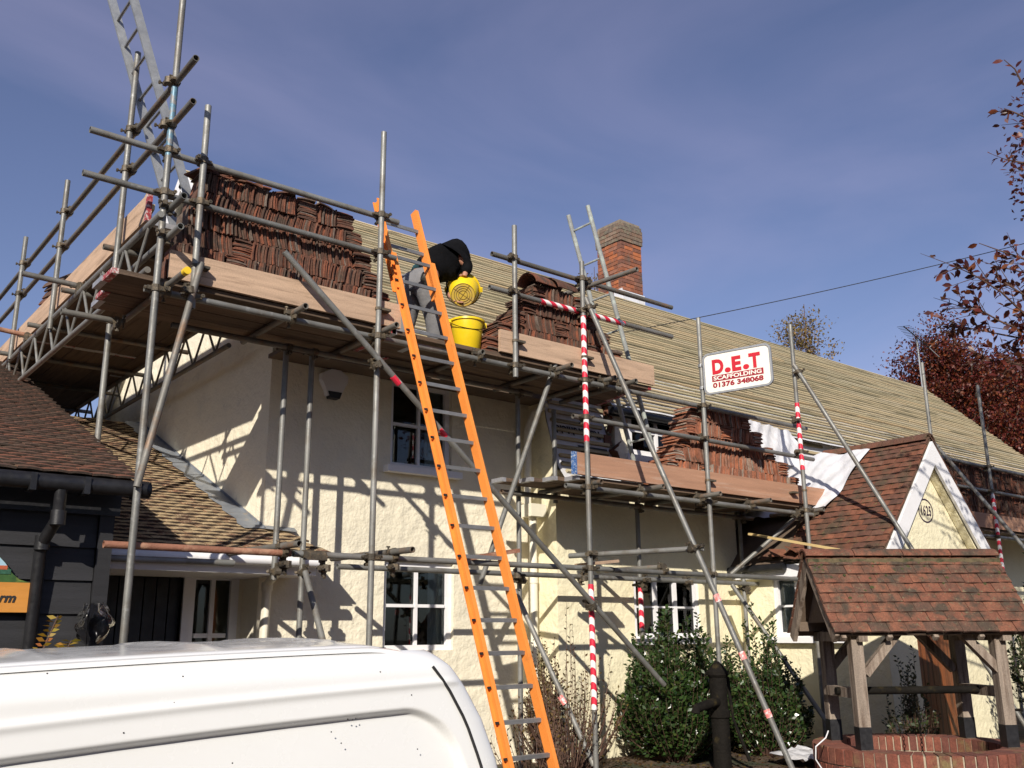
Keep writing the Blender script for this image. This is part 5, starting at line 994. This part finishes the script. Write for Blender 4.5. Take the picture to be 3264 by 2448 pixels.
b.f = [(4*i+k, 4*i+k+1, 4*i+k+5, 4*i+k+4) for i in range(len(prf)-1) for k in range(3)]; b.m = [0]*len(b.f); b.build('rear_doors', van_m, vn, smooth='full')
b = MB(); pts = []
for w_ in np.linspace(.5, 1.80, 30): x = rear(w_)-.1-.0*w_; c_ = .11-math.sqrt(max(0, .0121-(.11-.1)**2)); pts.append((x, 2.998+inset(w_)+c_*.3-.001, vz(x, w_)))
b.path([V(p_)+V(0, -.003, 0) for p_ in pts], .0055, 6); b.build('door_seam', rubber, vn)
for (xa, xb) in ((.35, .62), (1.15, 1.33), (1.78, 1.92), (-.3, .1)): MB().beam((xa, 3.133, vz(xa, 1.868)), (xb, 3.133, vz(xb, 1.868)), .014, .008).build('roof_trim', rubber, vn)
MB().bb((-2.2, 3.1, -.75), (2.1, 4.7, -.55)).build('underbody', rubber, vn)
for x in (-1.6, 1.35):
    for y in (3.13, 4.62): MB().lathe((x, y-.09, vz(x, .31)), [(.18, 0), (.3, .0), (.315, .03), (.315, .15), (.3, .18), (.18, .18)], 24, (0, 1, 0)).build('wheel', rubber, vn, smooth=35)
for k in range(26):     # dead flies and dirt specks on the paint
    w_ = random.uniform(1.3, 1.85); x = random.uniform(.3, rear(w_)-.05); c_ = 0; MB().lathe((x, 3.0+inset(w_)+.0, vz(x, w_)), [(.0028, 0), (.002, .002), (1e-4, .003)], 6, (0, -1, 0)).build('dirt_speck', rubber, vn)
# ================================================================ plants
def leafset(P, A, N, L, Wd, fold=.25):
    """folded leaf blades: base point P, axis A, rough normal N, length L, width Wd (arrays)"""
    A = A/np.linalg.norm(A, axis=1, keepdims=True); S_ = np.cross(A, N); S_ /= np.linalg.norm(S_, axis=1, keepdims=True)+1e-9; N2 = np.cross(S_, A)
    L = L[:, None]; Wd = Wd[:, None]; v = np.stack([P, P+A*L*.5+S_*Wd*.5+N2*L*fold*.3, P+A*L-N2*L*.06, P+A*L*.5-S_*Wd*.5+N2*L*fold*.3], 1).reshape(-1, 3)
    return v, np.arange(len(v)).reshape(-1, 4)
def rdir(n): a = rng.normal(size=(n, 3)); return a/np.linalg.norm(a, axis=1, keepdims=True)
def leaves_obj(name, P, A, L, Wd, mat, parent, nup=.6, kind='stuff'):
    N = rdir(len(P)); N[:, 2] += nup; v, q = leafset(P, A, N, L, Wd); me, c = fastmesh(name, v, q); o = put(name, me, mat, parent, c, kind=kind); return o
green = M('glossy_leaf', (.03, .05, .015), .26, 0, .2, 4, island=[(.014, .032, .008), (.025, .055, .013), (.04, .075, .018), (.018, .04, .010), (.07, .095, .022)], spec=.7, trans=.12)
green2 = M('small_leaf', (.03, .05, .015), .42, 0, .2, 4, island=[(.02, .035, .012), (.04, .055, .016), (.03, .05, .02), (.07, .07, .02)], trans=.15)
autumn = M('autumn_leaf', (.1, .05, .02), .6, 0, .2, 6, island=[(.06, .03, .015), (.10, .045, .015), (.05, .05, .015), (.16, .10, .02), (.05, .02, .015)], trans=.2)
twig = M('twig', (.095, .05, .034), .8, 0, .3, 8); bark = M('bark', (.09, .07, .055), .9, 0, .35, 5, .6, 30)
beech_f = M('copper_beech_leaf', (.1, .02, .012), .5, 0, .2, .6, island=[(.045, .008, .009), (.12, .016, .013), (.17, .03, .014), (.075, .011, .013), (.24, .065, .016), (.04, .014, .008), (.13, .04, .012)], trans=.3)
beech_n = M('copper_beech_near_leaf', (.12, .03, .02), .38, 0, .25, 20, rand=[(.055, .012, .014), (.10, .022, .018), (.15, .035, .02), (.22, .075, .025), (.08, .016, .02)], trans=.35)
birch_l = M('birch_leaf', (.2, .14, .03), .6, 0, .2, 3, island=[(.28, .18, .05), (.2, .16, .05), (.34, .21, .07), (.16, .13, .05), (.25, .14, .06)], trans=.35)
sprig_l = M('yellow_leaf', (.4, .25, .02), .5, 0, .2, 9, island=[(.45, .30, .02), (.36, .16, .02), (.28, .25, .03), (.42, .12, .03)], trans=.3)
def shrub(name, base, h, r, label, nsh, mat, lsz=.038, dens=.016, top=None, cat='shrub', group=None, lean=(0, 0, 0), leafw=.55, bare=.12, up=.55, stem_r=.0035):
    base = V(base); t = thing(name, tuple(base), label, cat, group); b = MB(); P = []; A = []
    for s in range(nsh):
        th = random.uniform(0, 2*math.pi); rr_ = r*math.sqrt(random.random()); d0 = V(math.cos(th), math.sin(th), 0); p0 = base+d0*rr_*.25
        hh = h*(1-.55*(rr_/r)**2)*random.uniform(.6, 1.0)*(random.uniform(1.08, 1.32) if random.random() < .12 else 1)*(1+.16*math.sin(th*3+h*7)); tip = base+d0*rr_*1.05+V(0, 0, hh)+V(lean)*hh; mid = (p0+tip)/2+d0*rr_*.35*random.uniform(.3, 1.1)+V(*rng.normal(0, .03, 3))
        n = max(4, int(np.linalg.norm(tip-p0)/dens)); pts = [(p0*(1-u)**2+mid*2*u*(1-u)+tip*u*u) for u in np.linspace(0, 1, n)]
        b.path([pts[int(i)] for i in np.linspace(0, n-1, 6)], [stem_r*(1.6-1.2*k/5) for k in range(6)], 4)
        for i, p in enumerate(pts):
            if i/n < bare: continue
            ax = nrm(pts[min(i+1, n-1)]-pts[max(i-1, 0)]); a = rdir(1)[0]; a = nrm(a-ax*np.dot(a, ax)+ax*up); P.append(p); A.append(a)
    P = np.array(P); A = np.array(A); n = len(P); L = lsz*rng.uniform(.7, 1.25, n)
    b.build('stems', twig, t); leaves_obj('foliage', P, A, L, L*leafw, mat, t); return t
gz0 = -.31
def base_at(x, Y): q = at(x, 2300, Y=Y); return (q[0], Y, gz0)
shrub('evergreen_shrub', base_at(2150, 7.3), 1.42, .62, 'large glossy dark green evergreen shrub under the cottage window', 520, green, .058, .016)
shrub('evergreen_shrub', base_at(2440, 6.95), 1.22, .50, 'smaller dark green evergreen shrub between the pump and the well', 330, green, .054, .017)
shrub('evergreen_shrub', base_at(2290, 7.55), 1.15, .42, 'low glossy evergreen shrub behind the hand pump', 190, green, .054, .018)
rb = shrub('rose_bush', base_at(1815, 7.25), 1.35, .55, 'straggly bare-stemmed rose bush with few leaves beside the taped standard', 110, autumn, .036, .06, bare=.3, stem_r=.0045)
shrub('climber', base_at(1735, 7.75), 1.3, .22, 'brown withered climber against the cream corner behind the orange ladder', 90, autumn, .04, .03, bare=.4)
shrub('rose_bush', base_at(1700, 7.0), .95, .4, 'low leafy rose bush behind the foot of the orange ladder', 40, autumn, .035, .05, bare=.3)
shrub('door_shrub', (at(2905, 2250, Y=5.6)[0], 5.6, gz0), 1.0, .28, 'dark leafy shrub with yellowing leaves beside the stained porch door', 70, green2, .045, .025)
shrub('dark_shrub', (11.9, 4.7, gz0), 2.0, .6, 'tall shaded shrub at the far side of the porch', 150, green2, .06, .03)
shrub('dark_shrub', (13.6, 5.3, gz0), 2.5, .9, 'dense dark bush beyond the porch wing', 220, green2, .07, .035)
# flowering sprigs in front of the barn
t = thing('border_plant', (1.1, 5.6, -.6), 'border plant with yellow and orange autumn leaves in front of the black barn', 'plant'); P = []; A = []; b = MB()
def sprig(p, q, n, L):
    p, q = V(p), V(q); b.path([p, (p+q)/2+V(.01, 0, .0), q], [.006, .004, .002], 5)
    for k in range(n):
        u = (k+.5)/n; c = p*(1-u)+q*u
        for s in (-1, 1): P.append(c); A.append(nrm(V(s*(.6+.2*random.random()), random.uniform(-.5, .5), .45-.3*u)))
    return
y_ = 5.4
sprig(at(85, 2160, Y=y_), at(185, 1962, Y=y_), 13, .05); sprig(at(40, 2200, Y=y_), at(10, 2085, Y=y_), 7, .05); sprig(at(165, 2140, Y=y_), at(228, 2040, Y=y_), 9, .05)
sprig(at(150, 2140, Y=y_+.1), at(205, 2050, Y=y_+.1), 9, .05); sprig(at(60, 2160, Y=y_), at(50, 2095, Y=y_), 6, .05); sprig(at(180, 2140, Y=y_+.05), at(215, 2070, Y=y_), 8, .05)
for q in (at(85, 2160, Y=y_), at(40, 2200, Y=y_), at(165, 2140, Y=y_), at(150, 2140, Y=y_+.1), at(60, 2160, Y=y_), at(180, 2140, Y=y_+.05)): b.path([(q[0]-.03, q[1], float(zg(q[0], q[1]))-.02), q], [.007, .006], 5)
P = np.array(P); A = np.array(A); L = rng.uniform(.035, .055, len(P)); b.build('stems', twig, t); leaves_obj('foliage', P, A, L, L*.5, sprig_l, t)
# ---------------------------------------------------------------- trees
def tree(name, base, h, label, crown, nlimb, leaf, lsz, nleaf, cat='tree', group=None, trunk_r=.25, clump=.5, spray=None, bmat=None):
    """trunk, limbs to points inside the crown ellipsoids [(centre, radii)], leaf sprays round limb ends"""
    base = V(base); t = thing(name, tuple(base), label, cat, group); b = MB(); ends = []
    tops = max(c[0][2]+c[1][2]*.5 for c in crown); cx = np.mean([c[0] for c in crown], axis=0)
    axis = [base, V(base[0]*.7+cx[0]*.3, base[1]*.7+cx[1]*.3, base[2]+(tops-base[2])*.4), V(cx[0], cx[1], tops)]
    tr = lambda u: axis[0]*(1-u)**2+axis[1]*2*u*(1-u)+axis[2]*u*u
    b.path([tr(u) for u in np.linspace(0, 1, 9)], [trunk_r*(1-.9*u) for u in np.linspace(0, 1, 9)], 8); b.build('trunk', bmat or bark, t, smooth=True)
    b = MB(); vol = np.array([np.prod(c[1]) for c in crown]); vol = vol/vol.sum()
    for k in range(nlimb):
        c = crown[rng.choice(len(crown), p=vol)]; d = rdir(1)[0]*rng.uniform(.45, 1.0)**.6; e_ = V(c[0])+d*V(c[1]); u = np.clip((e_[2]-base[2])/(tops-base[2])-.25, .15, .95); s = tr(u)
        m_ = (s+e_)/2+V(0, 0, .12*np.linalg.norm(e_-s)); pts = [s*(1-v)**2+m_*2*v*(1-v)+e_*v*v for v in np.linspace(0, 1, 5)]
        b.path(pts, [trunk_r*.22*(1-.85*v) for v in np.linspace(0, 1, 5)], 5)
        for v in (.55, .75, .9, 1.0): ends.append(pts[int(v*4)]*(1-(v*4 % 1))+pts[min(4, int(v*4)+1)]*(v*4 % 1))
    b.build('limbs', bmat or bark, t); ends = np.array(ends); n = nleaf; idx = rng.integers(0, len(ends), n); off = rng.normal(size=(n, 3))*clump*np.array([1, 1, .3]); P = ends[idx]+off
    A = rdir(n); A[:, 2] -= .25; L = lsz*rng.uniform(.7, 1.3, n); leaves_obj('crown', P, A, L, L*.62, leaf, t, nup=1.0); return t
def far(x, y, D): return CAM+ray(x, y)*D
def ell(x, y, D, rx, ry): k = D/FPX; return (far(x, y, D), (rx*k, rx*k, ry*k))
D_ = 27.0; tb_ = far(3080, 1500, D_); tree('copper_beech', (tb_[0], tb_[1], -.5), 10, 'tall dark red copper beech rising behind the far roof end', [ell(3090, 1330, D_, 290, 170), ell(3010, 1180, D_, 150, 100), ell(2975, 1105, D_, 90, 80), ell(3230, 1220, D_, 190, 110), ell(2890, 1190, D_, 75, 45), ell(3215, 1420, D_, 250, 160), ell(3020, 1040, D_, 40, 70)], 170, beech_f, .088, 90000, trunk_r=.4, clump=.36)
D_ = 32.0; tb_ = far(3330, 1500, D_); tree('copper_beech', (tb_[0], tb_[1], -.5), 10, 'second dark red copper beech behind the first, at the right edge', [ell(3300, 1330, D_, 260, 260)], 70, beech_f, .10, 34000, trunk_r=.4, clump=.5)
D_ = 30.0; tb_ = far(2570, 1200, D_); tree('birch', (tb_[0], tb_[1], -.5), 8, 'thin yellowing birch top showing above the ridge right of the sign', [ell(2563, 1045, D_, 62, 75), ell(2590, 985, D_, 26, 45), ell(2500, 1060, D_, 40, 30), ell(2625, 1110, D_, 40, 32)], 40, birch_l, .085, 2700, trunk_r=.10, clump=.2, bmat=twig)
D_ = 22.0; tb_ = far(1885, 1000, D_); tree('birch', (tb_[0], tb_[1], -.5), 8, 'small yellowish tree top showing beside the chimney', [ell(1885, 905, D_, 30, 42), ell(1905, 860, D_, 14, 25)], 14, birch_l, .06, 420, trunk_r=.06, clump=.1, bmat=twig)
# near copper beech: boughs reaching in from the right, each leaf a part
nb_ = thing('near_copper_beech', (10.6, 2.9, -.35), 'near copper beech whose leafy boughs reach in from the right', 'tree')
b = MB(); tk = [V(10.6, 2.9, -.35), V(10.65, 2.85, 2.5), V(10.5, 2.9, 5.2), V(10.55, 2.8, 8.0)]; b.path(tk, [.17, .14, .085, .012], 10); b.build('trunk', bark, nb_, smooth=True)
def leafm():
    v = [(0, 0, 0), (.28, .22, .05), (.62, .24, .06), (1, 0, -.06), (.62, -.24, .06), (.28, -.22, .05), (.3, 0, 0), (.64, 0, 0)]
    return MB().add(v, [(0, 6, 1), (6, 7, 2, 1), (7, 3, 2), (0, 5, 6), (6, 5, 4, 7), (7, 4, 3)]).mesh('leaf', 60, False)[0]
LM = leafm(); LM.materials.append(beech_n); nleaf_n = 0; restP = []; restA = []
def bough(pts, D0, D1, nl, side=7, r0=.012, L=.078):
    global nleaf_n
    n = len(pts); P3 = [far(x, y, D0+(D1-D0)*i/(n-1)) for i, (x, y) in enumerate(pts)]; q0 = V(10.58, 2.87, min(7.2, max(1.5, P3[0][2]-random.uniform(.5, 1.5)))); qm = q0*.55+P3[0]*.45+V(random.uniform(-.2, .2), random.uniform(-.15, .15), random.uniform(.0, .25))
    b = MB(); b.path([q0, q0*.8+qm*.2+V(0, 0, .03), qm]+P3, [r0*2.4, r0*2, r0*1.5]+[r0*(1-.75*i/(n-1)) for i in range(n)], 6)
    seg = [(P3[i], P3[i+1]) for i in range(n-1)]; tot = sum(np.linalg.norm(c-a) for a, c in seg)
    tw_ = []
    for k in range(side):
        a, c = seg[random.randrange(len(seg))]; u = random.random(); s = a*(1-u)+c*u; dr = nrm(nrm(c-a)+rdir(1)[0]*.8+V(0, 0, .1)); e_ = s+dr*random.uniform(.12, .32); b.path([s, (s+e_)/2, e_], [.004, .003, .0015], 4); tw_.append((s, e_))
    b.build('bough', twig, nb_)
    src = seg+tw_+tw_
    for k in range(nl):
        a, c = src[random.randrange(len(src))]; u = random.random(); p = a*(1-u)+c*u; ax = nrm(nrm(c-a)*.6+rdir(1)[0]*.9+V(0, 0, -.15))
        zz = rdir(1)[0]+V(0, 0, .8); y = nrm(np.cross(zz, ax)); z = np.cross(ax, y); s = L*random.uniform(.7, 1.15)
        if nleaf_n < 300: o = put('leaf', LM, None, nb_, p+ax*.012, quat(ax, y, z)); o.scale = (s, s, s); nleaf_n += 1
        else: restP.append(p); restA.append(ax)
bough([(3300, 300), (3255, 260), (3235, 220), (3200, 190)], 8.0, 8.0, 8, 2)
bough([(3330, 390), (3264, 372), (3225, 355), (3200, 345)], 8.0, 8.0, 16, 3)
bough([(3330, 540), (3264, 520), (3222, 512), (3195, 505)], 8.0, 8.0, 18, 3)
bough([(3360, 870), (3264, 825), (3190, 800), (3120, 775)], 7.8, 7.9, 24, 5)
bough([(3400, 1040), (3264, 1000), (3190, 930), (3110, 880), (3048, 850)], 7.8, 7.6, 90, 14)
bough([(3420, 1010), (3280, 950), (3200, 900), (3140, 890)], 7.9, 7.9, 75, 14)
bough([(3400, 1110), (3264, 1060), (3180, 1020), (3120, 985), (3070, 980)], 7.8, 7.8, 110, 18)
bough([(3400, 1120), (3264, 1080), (3160, 1060), (3040, 1035)], 8.0, 8.0, 110, 18)
bough([(3420, 1220), (3290, 1170), (3200, 1150), (3130, 1150)], 7.9, 7.9, 140, 18)
bough([(3420, 930), (3300, 880), (3230, 860), (3180, 850)], 8.1, 8.0, 50, 10)
# the rest of its crown, above and to the right, which shades the far end
restP = list(restP); restA = list(restA)
for c_, r_, n_ in (((9.0, 2.75, 4.75), (.6, .5, .6), 260), ((10.3, 2.9, 5.7), (1.1, 1.0, 1.0), 2600), ((11.9, 3.0, 6.2), (1.9, 1.5, 1.9), 6500), ((11.0, 2.2, 4.3), (1.2, 1.0, .8), 1200), ((10.7, 2.7, 7.4), (1.0, .9, 1.1), 2600)):
    for d_ in rdir(n_)*(rng.random((n_, 1))**.4): q_ = V(c_)+d_*V(r_); restP.append(q_); restA.append(rdir(1)[0])
b = MB()
for c_ in ((9.0, 2.75, 4.6), (10.3, 2.9, 5.9), (11.9, 3.0, 6.6), (11.3, 2.4, 4.3), (12.6, 3.5, 6.0), (11.2, 3.4, 6.8)): b.path([V(10.6, 2.87, c_[2]-.9), (V(10.6, 2.87, c_[2]-.5)+V(c_))/2, c_], [.05, .035, .012], 6)
b.build('bough', bark, nb_)
if restP:
    L = rng.uniform(.055, .09, len(restP)); leaves_obj('leaves_behind', np.array(restP), np.array(restA), L, L*.55, M('copper_beech_crown_leaf', (.1, .02, .02), .4, 0, .2, 6, island=[(.05, .010, .014), (.10, .02, .018), (.14, .03, .02), (.2, .065, .025), (.07, .014, .02)], trans=.3), nb_)
# fallen leaves and clods on the bed
N_ = 2600; P = np.stack([rng.uniform(5.6, 10.0, N_), rng.uniform(5.0, 7.85, N_), np.zeros(N_)], 1); P[:, 2] = zg(P[:, 0], P[:, 1])+.02*np.sin(P[:, 0]*3.1)*np.sin(P[:, 1]*2.7)+.008
A = rdir(N_); A[:, 2] *= .25; L = rng.uniform(.025, .06, N_); o = leaves_obj('fallen_leaves', P, A, L, L*.6, autumn, None, nup=2.5); o['label'] = 'fallen brown leaves scattered over the soil of the bed'; o['category'] = 'leaves'
# ================================================================ aerial and overhead wire
D_ = 24.0; ab = far(2928, 1160, D_); ta = thing('tv_aerial', (ab[0], ab[1], -.3), 'grey rooftop television aerial on a thin mast beside the red beech', 'aerial')
m_t = far(2922, 1080, D_); MB().tube((ab[0], ab[1], -.3), m_t, .022, 8).build('mast', alu, ta); p, q = far(2880, 1040, D_+.2), far(2962, 1108, D_-.3); MB().tube(p, q, .016, 6).build('boom', iron, ta)
ax = nrm(q-p); sd_ = nrm(V(.78, -.6, .12))
for k in range(16): c = p+(q-p)*k/15; w_ = .34+.012*k; MB().tube(c-sd_*w_*.5*1.0, c+sd_*w_*.5, .006, 5).build('element', iron, ta)
for s in (-1, 1): MB().tube(q+V(0, 0, 0), q+V(.25, -.1, .22*s), .01, 5).build('reflector', alu, ta)
b = MB(); a, c = at(1979, 1061, Y=8.25), far(3500, 715, 13.0); b.path([a*(1-u)+c*u-V(0, 0, .25*u*(1-u)) for u in np.linspace(0, 1, 24)], .0055, 6); tag(b.build('overhead_wire', rubber, None), 'thin black overhead wire running from the roof up to the right', 'wire')
# plastic bag hung on the barn corner
bagm = glass_m(); bn_ = bagm.node_tree.nodes; bn_['Glossy BSDF'].inputs['Roughness'].default_value = .18; bn_['Transparent BSDF'].inputs[0].default_value = (.6, .6, .62, 1); bn_['Fresnel'].inputs[0].default_value = 1.25; b = MB(); n = 16; bp_ = [at(*q, Y=7.28) for q in ((300, 1925), (300, 1990), (292, 2050))]
for j in range(12):
    v = j/11; c = (bp_[0]*(1-v)**2+bp_[1]*2*v*(1-v)+bp_[2]*v*v); r_ = .02+.085*math.sin(math.pi*min(1, v*.8+.12))
    for i in range(n): t_ = 2*math.pi*i/n; k_ = 1+.35*math.sin(3*t_+v*5)+.2*math.sin(7*t_-v*9); b.v.append(tuple(c+V(math.cos(t_)*r_*k_, math.sin(t_)*r_*.45*k_, .012*math.sin(5*t_))))
b.f = [(j*n+i, j*n+(i+1) % n, (j+1)*n+(i+1) % n, (j+1)*n+i) for j in range(11) for i in range(n)]; b.m = [0]*len(b.f)
tag(b.build('plastic_bag', bagm, None, smooth='full'), 'crumpled clear plastic bag hanging at the black barn corner', 'bag')

# ================================================================ unseen hedge added behind the viewer to cut low sky light
hg = thing('added_hedge', (-9, -11, -.7), 'added unseen evergreen hedge behind the viewer, holding back low sky light', 'hedge'); e_ = V(.78, -.63, 0); n_ = V(.63, .78, 0)
b = MB(); b.box(V(-9, -11, 3.0), 56, 2.0, 7.2, (e_, n_, V(0, 0, 1))); b.build('blocker_core', M('hedge_core', (.012, .016, .008), .9), hg)
N_ = 9000; u_ = rng.uniform(-28, 28, N_); z_ = rng.uniform(-.6, 7.4, N_); d_ = 1.0+rng.normal(0, .18, N_)+.25*np.sin(u_*1.7); P = V(-9, -11, 0)+u_[:, None]*e_+d_[:, None]*n_+z_[:, None]*V(0, 0, 1); A = rdir(N_); L = rng.uniform(.25, .5, N_); leaves_obj('foliage', P, A, L, L*.6, green2, hg)
